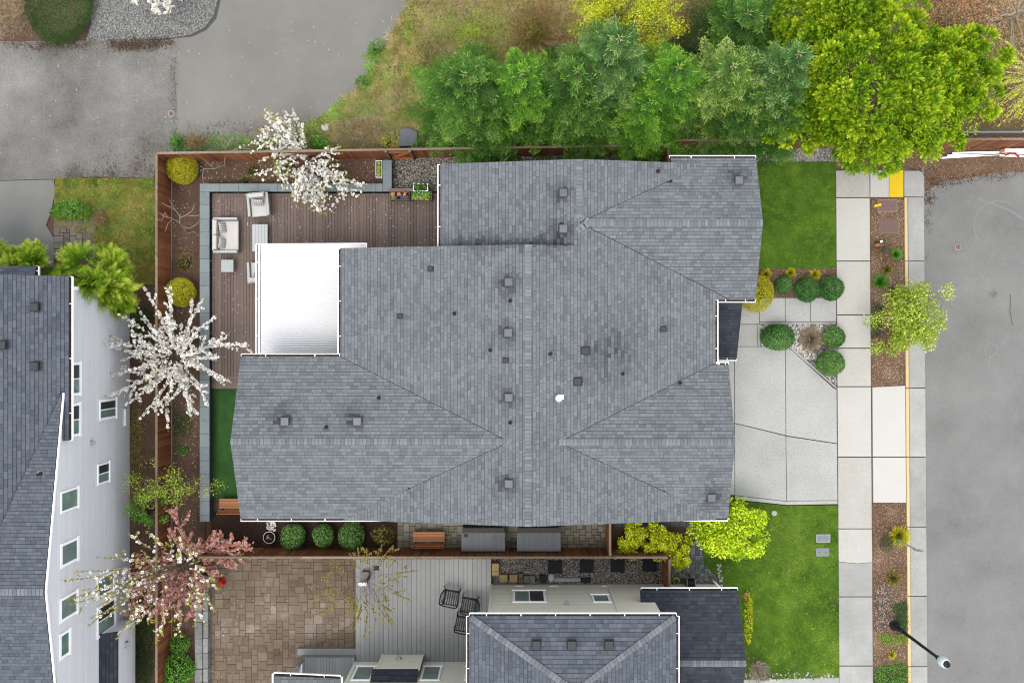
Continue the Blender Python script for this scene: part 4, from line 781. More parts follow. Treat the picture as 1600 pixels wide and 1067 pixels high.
gutter(bh, (EX0, EY, EZ), (EX1, EY, EZ), (0, 1), brk=1.3); gutter(bh, (EX1, EY, EZ), (EX1, -18, EZ), (1, 0)); gutter(bh, (EX0, EY, EZ), (EX0, -18, EZ), (-1, 0))
YB = -11.35
bwl = MB(); bwl.box(-.95, 6.2, -18, YB, 0, 6.1); bwl = bwl.build('wall', m_wcore, bh)
siding(bwl, 'y', YB, 1, [(-.95, .25), (4.5, .25), (4.5, 6.1), (-.95, 6.1)], m_side_b, .22); MB().box(4.5, 6.22, YB, YB + .03, .2, 6.1).build('stucco_wall', m_cream, bh)
MB().box(4.44, 4.54, YB + .0, YB + .06, .2, 6.1).build('corner_board', m_side_b, bh); MB().box(-1.0, -.88, YB - .1, YB + .05, .2, 6.1).build('corner_board', m_side_b, bh); MB().box(-.95, 6.2, YB, YB + .02, 0, .2).build('foundation', m_concg, bh)
window(bh, 'y', YB, 1, X(801, 2.2), X(853, 2.2), 1.22, 3.2, 2); window(bh, 'y', YB, 1, X(925.5, 2.6), X(953, 2.6), 1.95, 3.2, 1); hood_vent(bh, 'y', YB + .02, 1, X(886, 3.6), 3.5, .1)
for a in (804, 857, 939): MB().box(X(a, .1), X(a + 15, .1), YB + .0, YB + .045, .3, .5).build('foundation_vent', m_side_b, bh)
# garage wing
fg = lambda x, y: 4.3 - .4727 * abs(y + 13.6)
gr = roof('garage_roof', [([(5.6, -10.85), (6.27, -10.85), (6.27, -11.34), (5.6, -11.34)], fg, 'y+'), ([(6.27, -10.85), (9.86, -10.85), (9.9, -13.6), (6.27, -13.6)], fg, 'y+'), ([(6.27, -13.6), (9.9, -13.6), (9.9, -16.4), (6.27, -16.4)], fg, 'y-')], m_shin3, bh, e=.15, seed=31)
ridge_caps(gr, (6.3, -13.6, 4.3), (9.9, -13.6, 4.3), .47, .47, m_shin3 if False else m_cap)
gutter(bh, (5.62, -10.85, fg(0, -10.85)), (9.86, -10.85, fg(0, -10.85)), (0, 1), name='garage_gutter', brk=1.2)
m = MB(); m.box(6.22, 9.5, -16, YB + .0, 0, 2.9); n = len(m.v); m.v += [(9.5, -16.2, 2.9), (9.5, -11.35, 2.9), (9.5, -11.35, fg(0, -11.35) - .13), (9.5, -13.6, 4.15), (9.5, -16.2, fg(0, -16.2) - .13)]; m.f.append(tuple(range(n, n + 5))); m.m.append(0); m.t.append(.5); m.build('garage_wall', m_cream, bh)
MB().beam((5.6, -11.33, 3.25), (6.2, -11.33, 3.25), .03, .06).build('flashing', m_white, bh)
# rear wing with bay, porch
YR = -14.9
rw = MB(); rw.box(-7.26, -.96, -19, YR, 0, 5.8); rw = rw.build('rear_wall', m_wcore, bh); siding(rw, 'y', YR, 1, [(-7.26, .3), (-1.0, .3), (-1.0, 5.8), (-7.26, 5.8)], m_side_b, .22)
MB().box(-7.32, -7.18, YR - .1, YR + .05, .2, 5.8).build('corner_board', m_side_b, bh); MB().prism([(-7.5, -14.8), (-7.5, -19), (-1.72, -19), (-1.72, -14.8)], lambda x, y: 5.85 + .4 * (-14.8 - y), lambda x, y: 5.98 + .4 * (-14.8 - y)).build('rear_roof', m_under, bh)
by = MB(); by.box(-6.02, -4.12, YR, -14.55, .36, 2.35); by = by.build('bay', m_wcore, bh); siding(by, 'y', -14.55, 1, [(-6.02, .36), (-4.12, .36), (-4.12, 2.35), (-6.02, 2.35)], m_side_b, .22)
for xa in (-6.0, -4.14): MB().box(xa - .05, xa + .05, -14.56, -14.51, .36, 2.36).build('corner_board', m_side_b, by)
roof('bay_roof', [([(-6.2, -14.5), (-4.15, -14.5), (-4.15, YR + .03), (-6.2, YR + .03)], lambda x, y: 2.42 + 1.5 * (-14.5 - y), 'y+')], m_shin3, bh, seed=41, thick=.06)
hood_vent(bh, 'y', -14.53, 1, X(623, .9), 1.0, .13)
for t0, t1 in ((-7.1, -6.22), (-4.05, -3.2), (-2.1, -1.3)): window(bh, 'y', YR, 1, t0, t1, .95, 2.75, 1)
roof('rear_porch_roof', [([(-10.45, -14.62), (-7.5, -14.75), (-7.5, -17), (-10.45, -17)], lambda x, y: 2.8 + .2 * (-14.6 - y), 'y+')], m_shin, bh, seed=43, thick=.08)
gutter(bh, (-10.45, -14.62, 2.8), (-7.5, -14.76, 2.8), (0, 1), name='porch_gutter', brk=1.2)
MB().box(-10.52, -10.46, -17, -14.55, 2.68, 2.84).build('fascia', m_white, bh); MB().box(-7.49, -7.42, -17, -14.7, 2.7, 2.86).build('fascia', m_white, bh)
ps = thing('porch', 'small grey boarded porch with a step at the corner of the brown patio', 'porch', (-8.6, -15, 0))
MB().box(-9.75, -7.3, -16.6, -14.62, .02, .5).build('porch_base', m_deckg, ps)
src = None
for i in range(17):
    c = (-9.68 + i * .145, -15.62, .5)
    if src is None: src = MB().box(c[0] - .067, c[0] + .067, -16.6, -14.64, .502, .53).build('porch_board', m_deckg, ps, center=c)
    else: inst(src, ps, c)
MB().box(-10.0, -7.25, -14.36, -14.6, .02, .28) and MB().box(-10.0, -7.25, -14.6, -14.3, .02, .27).build('step', m_deckg, ps)
rg = thing('porch_railing', 'white balustrade leaning along the left side of the grey porch', 'railing', (-9.72, -15.3, .53))
MB().box(-9.76, -9.68, -16.6, -14.66, 1.42, 1.5).build('handrail', m_deckg, rg); MB().box(-9.75, -9.69, -16.6, -14.66, .62, .67).build('bottom_rail', m_white, rg); MB().box(-9.79, -9.65, -14.78, -14.64, .3, 1.55).build('post', m_deckg, rg)
src = None
for i in range(14):
    c = (-9.72, -14.86 - i * .12, .67)
    if src is None: src = MB().box(c[0] - .018, c[0] + .018, c[1] - .018, c[1] + .018, .67, 1.42).build('baluster', m_white, rg)
    else: inst(src, rg, c)
# ------------------------------------------------------------------ fences
def fence(name, label, A, B, h=1.83, side=1, z0=.0, posts_side=-1, cap=.1, kick=True, gate=None, rnd=random.Random(4)):
    """pickets on `side` (left of A>B when +1), posts and rails on the other"""
    A = Vector((*A, z0)); B = Vector((*B, z0)); L = (B - A).length; a = math.atan2(B.y - A.y, B.x - A.x)
    t = thing(name, label, 'fence', (0, 0, 0)); s = side; n = int(L / .143); step = L / n; src = None
    for i in range(n):
        c = ((i + .5) * step, s * .032, rnd.uniform(.04, .06))
        if src is None: src = MB().box(c[0] - step / 2 + .003, c[0] + step / 2 - .003, s * .032 - .009, s * .032 + .009, .05, h - .03).build('picket', m_fence, t, center=(c[0], c[1], .05))
        else: inst(src, t, c, (rnd.uniform(-.004, .004), 0, rnd.uniform(-.01, .01)))
    k = max(1, round(L / 2.4)); ps_ = None
    for i in range(k + 1):
        x = L * i / k; x = min(max(x, .06), L - .06)
        if ps_ is None: ps_ = MB().box(x - .045, x + .045, -s * .045 - .045, -s * .045 + .045, 0, h + .03).build('post', m_fgrey, t)
        else: inst(ps_, t, (x, -s * .045, 0))
    for z in (.35, h - .25): MB().box(.02, L - .02, -s * .03 - .02, -s * .03 + .021, z - .045, z + .045).build('rail', m_fence, t)
    for i in range(k): MB().box(L * i / k + .003, L * (i + 1) / k - .003, s * .055 - cap if s > 0 else -.055, s * .055 if s > 0 else -.055 + cap, h + .031, h + .066).build('cap_rail', m_fgrey, t)
    if kick:
        for i in range(k): MB().box(L * i / k + .004, L * (i + 1) / k - .004, min(s * .043, s * .085), max(s * .043, s * .085), 0, .2).build('kick_board', m_fgrey, t)
    for gx, gw_ in (gate or []):
        for (p, q) in (((gx, .2), (gx + gw_, .2)), ((gx, 1.6), (gx + gw_, 1.6)), ((gx, .25), (gx + gw_, 1.55))):
            MB().beam((p[0], s * .065, p[1]), (q[0], s * .065, q[1]), .04, .1, up=(0, s, 0)).build('gate_brace', m_fence, t)
        for xx in (gx - .06, gx + gw_ + .06): MB().box(xx - .05, xx + .05, min(s * .045, s * .14), max(s * .045, s * .14), 0, h + .1).build('post', m_fgrey, t)
    t.location = A; t.rotation_euler = (0, 0, a)
    return t
fence('wooden_fence', 'long red brown board fence running down beside the tall grey house', (-15.95, 8.43), (-15.95, -17), side=1)
fence('wooden_fence', 'red brown board fence with a braced gate behind the deck and fir trees', (-15.95, 8.44), (7.0, 8.80), side=-1, kick=False, gate=[(10.35, .95)])
fence('wooden_fence', 'red brown board fence between the bench and the grey neighbouring deck', (-14.1, -9.68), (6.98, -9.68), side=1, kick=False)
fence('wooden_fence', 'short fence panel from the house to the yellow shrubs', (X(953, 1.8), -7.4), (X(953, 1.8), -9.6), side=-1, kick=False)
fence('wooden_fence', 'short fence panel beside the coiled yellow hose', (X(1046, 1.83), -9.75), (X(1046, 1.83), -11.3), side=-1, kick=False)
fence('wooden_fence', 'weathered board fence behind the dirt verge and cedar at the top right', (7.05, 9.05), (27, 9.12), side=-1, h=1.7, kick=False)
fence('wooden_fence', 'very short fence return at the corner near the stacked lumber', (7.02, 8.78), (7.03, 7.85), side=-1, kick=False)
pr_ = thing('pipe_rail', 'grey green horizontal pipe rail behind the weathered fence at top right', 'railing', (22, 9.5, 0))
MB().tube([(17, 9.5, 1.35), (28, 9.5, 1.35)], .06, 8).build('rail', M('galvanised_rail', [C(110, 130, 126), C(150, 166, 162)], .5, 3, rough=.5), pr_, smooth=True)
for xx in (18, 21, 24, 27): MB().tube([(xx, 9.5, 0), (xx, 9.5, 1.35)], .045, 8).build('post', m_vent, pr_)
# ------------------------------------------------------------------ deck furniture
def rbox(x0, x1, y0, y1, z0, z1, name, mat, par, bev=.02, seg=2): return MB().box(x0, x1, y0, y1, z0, z1).build(name, mat, par, bev=bev, seg=seg)
def pillow(par, c, w_, h_, th, rot, striped=True, name='pillow'):
    # a plump pillow with sewn-on grey stripes; local grid, w along x, h along y
    V = []; F = []; mi = []; nx, ny = 18, 10
    for sgn in (1, -1):
        b = len(V)
        for j in range(ny + 1):
            for i in range(nx + 1):
                u, v = i / nx * 2 - 1, j / ny * 2 - 1; e = max(0, (1 - u ** 4) * (1 - v ** 4)) ** .6
                V.append((u * w_ / 2 * (1 - .06 * (1 - abs(v))), v * h_ / 2 * (1 - .06 * (1 - abs(u))), sgn * th / 2 * e))
        for j in range(ny):
            for i in range(nx):
                q = (b + j * (nx + 1) + i, b + j * (nx + 1) + i + 1, b + (j + 1) * (nx + 1) + i + 1, b + (j + 1) * (nx + 1) + i); F.append(q if sgn > 0 else q[::-1]); mi.append(1 if striped and (i // 2) % 2 else 0)
    o = npmesh(name, V, F, [m_cush, m_stripe], par, mi=mi, smooth=True, center=(0, 0, 0)); o.location = Vector(c) - WL[par.name]; o.rotation_euler = rot
    return o
def seat(name, label, cat, wid, dep, loc, rotz, cush, pil, group=None):
    """seat facing local -y; wid along x"""
    t = thing(name, label, cat, (0, 0, 0), group); z = 0
    w2, d2 = wid / 2, dep / 2
    for sx in (-1, 1):
        a, b = (-w2, -w2 + .11) if sx < 0 else (w2 - .11, w2)
        rbox(a, b, -d2, d2, .56, .61, 'armrest', m_alu, t, .008)
        for yy in (-d2 + .03, d2 - .09): rbox(a + .02, b - .02, yy, yy + .06, 0, .56, 'leg', m_alu, t, .006)
        for k in range(3): rbox(a + .04, b - .04, -d2 + .09, d2 - .09, .22 + k * .1, .27 + k * .1, 'side_slat', m_alu, t, .004)
    rbox(-w2 + .11, w2 - .11, d2 - .07, d2, .2, .74, 'back_frame', m_alu, t, .008); rbox(-w2 + .11, w2 - .11, -d2 + .03, d2 - .07, .2, .27, 'seat_frame', m_alu, t, .006)
    n = cush; cw = (wid - .26) / n
    rbox(-w2 + .125, w2 - .125, -d2 - .01, d2 - .2, .28, .44, 'seat_cushion', m_cush, t, .05, 4)
    for i in range(n):
        o = rbox(-w2 + .13 + i * cw + .005, -w2 + .13 + (i + 1) * cw - .005, d2 - .27, d2 - .08, .44, .84, 'back_cushion', m_cush, t, .06, 4); o.rotation_euler = (-.12, 0, RS.uniform(-.05, .05))
    for px_, py_, rz in pil: pillow(t, (px_, py_, .6), .48, .42, .15, (1.05, 0, rz))
    t.location = loc; t.rotation_euler = (0, 0, rotz); return t
seat('loveseat', 'two seat pale grey loveseat with two striped pillows on the brown deck', 'sofa', 1.62, 1.1, P(357, 368, .9) * 1 + Vector((-.12, 0, 0)), math.pi / 2, 2, [(-.36, .14, -.1), (.36, .12, .16)])
bpy.data.objects['loveseat'].location.z = DKZ
seat('armchair', 'pale grey armchair with a striped pillow north of the coffee table', 'armchair', .98, 1.05, (X(404, .9), Y(320, .9), DKZ), .09, 1, [(.02, .08, -.12)])
seat('armchair', 'pale grey armchair half hidden under the edge of the white patio roof', 'armchair', .98, .95, (X(404, .9), Y(426, .9), DKZ), math.pi + .05, 1, [(-.02, .08, .15)])
def slat_table(name, label, x0, x1, y0, y1, h, along_x, n, cat):
    t = thing(name, label, cat, ((x0 + x1) / 2, (y0 + y1) / 2, DKZ)); z = DKZ + h
    for i in range(n):
        if along_x: a = y0 + (y1 - y0) * i / n; MB().box(x0, x1, a + .004, y0 + (y1 - y0) * (i + 1) / n - .004, z - .03, z).build('slat', m_alu, t)
        else: a = x0 + (x1 - x0) * i / n; MB().box(a + .004, x0 + (x1 - x0) * (i + 1) / n - .004, y0, y1, z - .03, z).build('slat', m_alu, t)
    for a in (x0 + .03, x1 - .08):
        for b in (y0 + .03, y1 - .08): rbox(a, a + .05, b, b + .05, DKZ, z - .03, 'leg', m_alu, t, .004)
    MB().box(x0 + .04, x1 - .04, y0 + .04, y0 + .07, z - .08, z - .032).build('apron', m_alu, t); MB().box(x0 + .04, x1 - .04, y1 - .07, y1 - .04, z - .08, z - .032).build('apron', m_alu, t)
    return t
slat_table('coffee_table', 'long slatted grey coffee table between the armchairs', X(394, .85), X(418, .85), Y(393, .85), Y(350.5, .85), .42, False, 5, 'table')
s_ = slat_table('side_table', 'small square slatted grey side table below the loveseat', X(345.5, .85), X(364.5, .85), Y(425, .85), Y(406, .85), .42, True, 6, 'table')
# ------------------------------------------------------------------ planters
def flower_bits(par, name, c, rx, ry, n, mat, s, z=.0, rng=NR, zs=.1):
    q = np.c_[rng.uniform(-rx, rx, n), rng.uniform(-ry, ry, n), rng.uniform(0, zs, n)] + np.array(c); f = Fol(); a = rng.uniform(0, 6.28, n)
    for k in range(3): aa = a + k * 2.1; f.add(q, unit(np.c_[np.cos(aa), np.sin(aa), rng.uniform(.1, .7, n)]), unit(rng.normal(0, .4, (n, 3)) + [0, 0, 1]), s * rng.uniform(.7, 1.2, n), s * .6, rng.uniform(0, 1, n))
    return f.build(name, mat, par)
def trough(name, label, x0, x1, y0, y1, z0, z1, wood, legs, plants, rim=.025):
    t = thing(name, label, 'planter', ((x0 + x1) / 2, (y0 + y1) / 2, z0)); zb = z1 - .28
    for a in ((x0, x1, y0, y0 + rim), (x0, x1, y1 - rim, y1), (x0, x0 + rim, y0 + rim, y1 - rim), (x1 - rim, x1, y0 + rim, y1 - rim)): MB().box(*a, zb, z1).build('side_board', wood, t)
    MB().box(x0 + rim, x1 - rim, y0 + rim, y1 - rim, zb, z1 - .05).build('potting_soil', m_dsoil, t)
    if legs:
        for a in (x0 + .01, x1 - .06):
            for b in (y0 + .01, y1 - .06): MB().box(a, a + .05, b, b + .05, z0, zb).build('leg', m_black, t)
    for nm, mat, cx, cy, rx, ry, n, s in plants: flower_bits(t, nm, (x0 + (x1 - x0) * cx, y0 + (y1 - y0) * cy, z1 - .04), rx, ry, n, mat, s)
    return t
m_dsoil = M('potting_soil', [C(24, 18, 16), C(48, 38, 32)], .6, 16, rough=1)
kk = .85
pf = [('flower', m_flow_c, cx, .68, .05, .05, 26, .07) for cx in (.15, .47, .76)] + [('foliage', m_flow_b, cx, .3, .05, .04, 22, .08) for cx in (.28, .62, .86)] + [('foliage', m_bright, .18, .3, .06, .05, 12, .08)]
trough('planter', 'raised planter with three coral flowers at the deck corner', X(609.5, kk), X(640, kk), Y(313, kk), Y(300.5, kk), DKZ, .95, m_plwood, True, pf)
trough('planter', 'raised planter full of orange and white flowers nearest the roof gutter', X(642.5, kk), X(675, kk), Y(313, kk), Y(300.5, kk), DKZ, .95, m_plwood, True, [('foliage', m_bright, .5, .5, .38, .13, 150, .08), ('flower', m_flow_o, .45, .4, .36, .14, 46, .055), ('flower', m_white_p, .6, .6, .3, .12, 30, .05)])
trough('planter', 'white rimmed planter of leafy greens behind the orange flowers', X(646, kk), X(669, kk), Y(299.6, kk), Y(287.5, kk), .05, 1.0, m_white, True, [('foliage', m_dkgreen, .5, .5, .26, .12, 110, .1), ('foliage', m_bright, .4, .5, .2, .1, 30, .1)])
trough('planter', 'narrow white window box of pale rosettes in the bed by the grey wall', X(587, .4), X(597, .4), Y(277.5, .4), Y(251, .4), .05, .4, m_white, False, [('foliage', m_pale, .5, c, .05, .05, 24, .07) for c in (.16, .38, .6, .83)], .02)
lg = thing('ledge_board', 'brown board laid along the back of the coral flower planter', 'board', P(626, 296, .8)); MB().box(X(607, .8), X(646, .8), Y(299.2, .8), Y(294.5, .8), .75, .8).build('board', m_deck, lg); 
for a in (609, 642): MB().box(X(a, .8), X(a, .8) + .06, Y(298, .8), Y(296, .8), DKZ, .75).build('leg', m_deck, lg)
# ------------------------------------------------------------------ benches
def bench(label, cx, cy, wid, z0=.06, group='slatted garden benches'):
    t = thing('garden_bench', label, 'bench', (0, 0, 0), group); w2 = wid / 2
    for i in range(4): MB().box(-w2, w2, .30 - i * .115 - .1, .30 - i * .115, .43, .455).build('seat_slat', m_wood, t)
    for i in range(3):
        z = .55 + i * .13; y = -.2 - .045 * i; MB().mesh8([(-w2, y - .02, z), (w2, y - .02, z), (w2, y, z), (-w2, y, z), (-w2, y - .055, z + .11), (w2, y - .055, z + .11), (w2, y - .035, z + .11), (-w2, y - .035, z + .11)]).build('back_slat', m_wood, t)
    for s in (-1, 1):
        x = s * (w2 - .12)
        for q in (((x, .24, 0), (x, .24, .43)), ((x, -.16, 0), (x, -.34, .92))): MB().beam(q[0], q[1], .05, .05, up=(1, 0, 0)).build('leg', m_black, t)
        MB().beam((x, .28, .4), (x, -.2, .4), .05, .05).build('seat_bearer', m_black, t)
    t.location = (cx, cy, z0); return t
bench('orange brown slatted bench on the tan paving beside the grey sheds', X(670, .5), Y(841, .5), 1.46)
bench('orange brown slatted bench half under the roof corner at the blossom trees', X(368, .5), Y(789, .5), 1.5)
# ------------------------------------------------------------------ two low sheds
def shed(label, cx, hinge):
    t = thing('storage_shed', label, 'storage shed', (cx, -9.0, .06), 'low storage sheds along the fence'); x0, x1, y0, y1 = cx - 1.0, cx + 1.0, -9.56, -8.5
    MB().box(x0 + .04, x1 - .04, y0 + .03, y1 - .03, .06, 1.12).build('body', m_shedb, t)
    for a in (x0 + .04, cx + .005): MB().box(a, a + .955, y1 - .03, y1, .12, 1.1).build('door', m_shedb, t)
    f = lambda x, y: 1.2 + .16 * (y0 - y) * -1 * -.6
    n = 24; src = None
    lid = MB().prism([(x0, y0), (x1, y0), (x1, y1 - .2), (x0, y1 - .2)], lambda x, y: f(x, y) - .06, lambda x, y: f(x, y)).build('lid', m_shed, t, bev=.015)
    for i in range(n):
        xx = x0 + .03 + (x1 - x0 - .06) * (i + .5) / n; w_ = (x1 - x0) / n * .34
        m = MB(); m.prism([(xx - w_, y0 + .04), (xx + w_, y0 + .04), (xx + w_, y1 - .24), (xx - w_, y1 - .24)], lambda x, y: f(x, y) - .01, lambda x, y: f(x, y) + .016); m.build('rib', m_shed, lid)
    for xx in (cx - .92, cx, cx + .92): MB().box(xx - .03, xx + .03, y1 - .02, y1 + .05, .9, 1.16).build('latch', m_black, t)
    if hinge: MB().box(x0 + .12, x0 + .3, y1 - .42, y1 - .28, f(0, y1 - .3) + .0, f(0, y1 - .2) + .05).build('handle', m_black, lid)
    return t
shed('low grey storage shed with a dark handle on its lid, beside the bench', X(755, 1.3), True); shed('low grey storage shed with a plain lid, nearest the short fence panel', X(842, 1.3), False)
# ------------------------------------------------------------------ neighbour yard things
src = None
rp_l = ['first black rubber stepping pad from the left on the gravel', 'black rubber stepping pad right of the leftmost pad', 'black rubber stepping pad left of the rightmost pad', 'black rubber stepping pad nearest the coiled hose and fence panel']
for i, a in enumerate((867.5, 916.5, 965, 1015)):
    p = P(a, 885 - i * 1.0, .05); t = MB(); t.box(p.x - .33, p.x + .33, p.y - .31, p.y + .31, .045, .085)
    for k in range(8): t.box(p.x - .31, p.x + .31, p.y - .29 + k * .075, p.y - .25 + k * .075, .085, .091)
    setp(t.build('stepping_pad', m_rubber, bev=.006, seg=1), rp_l[i], 'stepping pad', 'rubber pads across the gravel yard')
def crate(label, x0, x1, y0, y1, z, mat, cat='block', name='concrete_block', grp='blocks along the sage wall', bev=.015):
    return setp(MB().box(X(x0, z), X(x1, z), Y(y1, z), Y(y0, z), .04, z).build(name, mat, bev=bev, seg=2), label, cat, grp)
crate('tall tan cardboard coloured block beside the corner of the grey deck', 768.5, 779.5, 880, 892.5, .5, m_card); crate('small tan block in front of the tall one at the deck corner', 768.5, 779.5, 893, 899, .42, m_card)
crate('square tan block at the left end of the wall row', 780.5, 793, 898, 909.5, .4, m_card); crate('square tan block second from left in the wall row', 796, 808.5, 898, 909.5, .4, m_card)
crate('narrow grey brown block standing above its twin in the wall row', 810, 817, 896, 903, .35, m_pavb); crate('narrow grey brown block closest to the wall, below its twin', 810, 817, 903.4, 910, .3, m_pavb)
crate('wide grey paving block in the middle of the wall row', 818, 827.5, 899.5, 910, .3, m_pavg); crate('small grey paving block right of the wide one', 828, 836, 899.5, 910, .28, m_pavg); crate('dark slate block left of the white sack', 844, 853, 899.5, 910, .35, m_lid if False else m_rubber)
crate('long grey kerb block lying under the sage wall', 866, 907, 903, 909, .2, m_concg); crate('black plastic tray beside the long kerb block', 909, 923, 903, 910, .22, m_rubber, 'tray', 'plastic_tray')
m = MB(); p = P(861, 903, .2); m.lathe((p.x, p.y, .04), [(.12, 0), (.17, .1), (.15, .22), (.08, .3), (.03, .32)], 9)
bg_ = m.build('white_sack', m_cush, smooth=True); bg_.scale = (1, 1.3, 1); setp(bg_, 'crumpled white sack leaning by the wall blocks', 'sack')
# patio chairs
def patio_chair(label, loc, rz):
    t = thing('patio_chair', label, 'chair', (0, 0, 0), 'black metal chairs on the grey deck'); tb = lambda pts, r, nm: MB().tube(pts, r, 6).build(nm, m_black, t, smooth=True)
    fx = .26
    tb([(-fx, .26, .43), (fx, .26, .43)], .022, 'seat_rail'); tb([(-fx, -.24, .43), (fx, -.24, .43)], .022, 'seat_rail')
    for s in (-1, 1):
        tb([(s * fx, .28, 0), (s * fx, .27, .43), (s * (fx + .02), .24, .66), (s * (fx + .03), .1, .68), (s * (fx + .02), -.27, .66)], .022, 'arm'); tb([(s * fx, -.32, 0), (s * fx, -.24, .43)], .017, 'leg'); tb([(s * fx, .26, .43), (s * fx, -.24, .43)], .022, 'seat_rail')
    for i in range(6): y = .2 - i * .08; MB().box(-fx, fx, y - .02, y + .02, .437, .447).build('seat_slat', m_black, t)
    arc = [(-fx, -.24, .43), (-fx, -.30, .7), (-.18, -.36, .9), (0, -.38, .97), (.18, -.36, .9), (fx, -.30, .7), (fx, -.24, .43)]; tb(arc, .024, 'back_frame')
    for i in range(5): x = -.16 + i * .08; tb([(x, -.25, .44), (x, -.31, .7), (x, -.36, .93 - abs(x) * .4)], .01, 'back_bar')
    t.location = (loc.x, loc.y, GDZ); t.rotation_euler = (0, 0, rz); t.scale = (1.28, 1.28, 1.15); return t
patio_chair('black metal chair furthest left, its round back to the left', P(705, 932, .7), -1.75); patio_chair('black metal chair in the middle, its round back to the right', P(733, 944, .7), 1.4); patio_chair('black metal chair half hidden by the white gutter corner', P(724, 973, .7), 1.38)
# hose, reel
t = thing('garden_hose', 'coiled yellow green garden hose on the grey paving bricks', 'hose', P(1056, 905, .06)); p = P(1056, 907, .08); q = P(1057, 899, .08)
pts = [(p.x + .17 * math.cos(a) * (1 - a / 60), p.y + .17 * math.sin(a) * (1 - a / 60), .08 + a * .008) for a in np.linspace(0, 19, 60)]; MB().tube(pts, .017, 6).build('coil', m_hose, t, smooth=True)
pts = [(q.x + .2 * math.cos(a), q.y + .2 * math.sin(a), .08 + a * .004) for a in np.linspace(-.6, 3.9, 24)]; MB().tube(pts, .014, 6).build('loose_loop', m_hose, t, smooth=True)
t = thing('hose_reel', 'black hose reel with pale side discs against the wall', 'hose reel', P(1079, 912, .3)); p = P(1079, 911, .45)
def disc(x, r, th, mat, nm, par):
    m = MB(); n = 18
    for s in (0, th):
        for k in range(n): m.v.append((x + s, p.y + r * math.cos(k * 6.2832 / n), .45 + r * math.sin(k * 6.2832 / n)))
    m.f = [tuple(range(n - 1, -1, -1)), tuple(range(n, 2 * n))] + [(k, (k + 1) % n, n + (k + 1) % n, n + k) for k in range(n)]; m.m = [0] * len(m.f); m.t = [.5] * len(m.f); return m.build(nm, mat, par)
disc(p.x - .2, .24, .03, m_concg, 'side_disc', t); disc(p.x + .17, .24, .03, m_concg, 'side_disc', t)
for i in range(8): disc(p.x - .165 + i * .042, .2 + .012 * (i % 2), .038, m_black, 'hose_winding', t)
MB().tube([(p.x - .2, p.y + .1, .05), (p.x - .24, p.y + .16, .3), (p.x - .26, p.y + .02, .5)], .02, 6).build('crank', m_black, t)
MB().tube([(p.x + .1, p.y + .2, .5), (p.x - .1, p.y + .4, .2), (p.x - .2, p.y + .3, .09)], .016, 6).build('hose_tail', m_black, t)
t = thing('downpipe', 'pale downpipe lying out from the garage corner over the bricks', 'drain pipe', P(1120, 912, .1)); MB().tube([P(1114, 907, .1), P(1130, 922, .16)], .05, 8).build('pipe', m_cream, t, smooth=True)
# bucket, pot, covers
t = thing('red_bucket', 'bright red orange bucket tipped on the brown patio', 'bucket', P(342, 911, .05)); p = P(342, 910, .1)
m = MB(); m.lathe((0, 0, 0), [(.11, 0), (.15, .3), (.165, .3), (.165, .27)], 14); o = m.build('body', m_red, t, center=(0, 0, 0)); o.location = Vector((p.x, p.y, .12)) - WL[t.name]; o.rotation_euler = (0, 1.2, .4)
t = thing('flower_pot', 'dark round flower pot with a white rim and pink flowers', 'flower pot', P(420, 840, .06)); p = P(420.5, 839.5, .4)
m = MB(); m.lathe((p.x, p.y, .06), [(.2, 0), (.26, .34), (.265, .35), (.24, .352), (.235, .3), (.01, .29)], 22); m.build('pot', m_dsoil, t); m = MB(); m.tube([(p.x + .27 * math.cos(a), p.y + .27 * math.sin(a), .4) for a in np.linspace(0, 6.283, 25)], .014, 6); m.build('rim', m_pot, t)
flower_bits(t, 'flower', (p.x, p.y, .37), .1, .1, 9, m_pink_p, .07)
t = thing('white_flower_plant', 'small white flowering plant above the dark flower pot', 'plant', P(423, 821, .06)); flower_bits(t, 'flower', (P(423, 822, .3).x, P(423, 822, .3).y, .2), .2, .2, 60, m_white_p, .07)
def lid(label, x0, x1, y0, y1, mat, rim, z=.1, name='utility_cover'):
    t = thing(name, label, 'utility cover', P((x0 + x1) / 2, (y0 + y1) / 2, 0)); a, b, c, d = X(x0), X(x1), Y(y1), Y(y0)
    MB().box(a, b, c, d, 0, z).build('frame', rim, t, bev=.006, seg=1); MB().box(a + .045, b - .045, c + .045, d - .045, z - .02, z + .004).build('lid', mat, t)
    for q in (.25, .75): MB().box(a + (b - a) * q - .02, a + (b - a) * q + .02, (c + d) / 2 - .012, (c + d) / 2 + .012, z + .004, z + .012).build('lift_hole', m_black, t)
    return t
lid('dark brown utility cover with a yellow card on its edge', 1370, 1401, 312, 332, m_lid, m_fgrey); lid('reddish brown utility cover, second from the yellow tactile panel', 1371.5, 1403, 344, 365.5, m_lid, m_fgrey)
lid('grey utility cover in the lawn, the upper of two', 1274, 1296, 833.5, 846.5, m_lidg, m_concg, .13); lid('pale utility cover in the lawn with a dark hole, the lower of two', 1273.5, 1294.5, 855, 868, m_lidg, m_lidg, .13)
o = MB().box(-.17, .17, -.06, .06, 0, .02).build('yellow_card', m_yellow, bev=.004, seg=1); o.location = P(1371.5, 321, .12); o.rotation_euler = (0, 0, .25); setp(o, 'pale yellow card lying over the dark brown utility cover', 'card')
t = thing('yard_ornament', 'small wooden duck ornament with a white and black head in the planting strip', 'ornament', P(1373, 381, .08)); p = P(1373, 383, .15)
m = MB(); m.lathe((0, 0, 0), [(.08, 0), (.12, .08), (.10, .17), (.03, .2)], 10); o = m.build('body', m_orange, t, center=(0, 0, 0), smooth=True); o.location = Vector((p.x, p.y, .08)) - WL[t.name]; o.scale = (1.9, .9, 1)
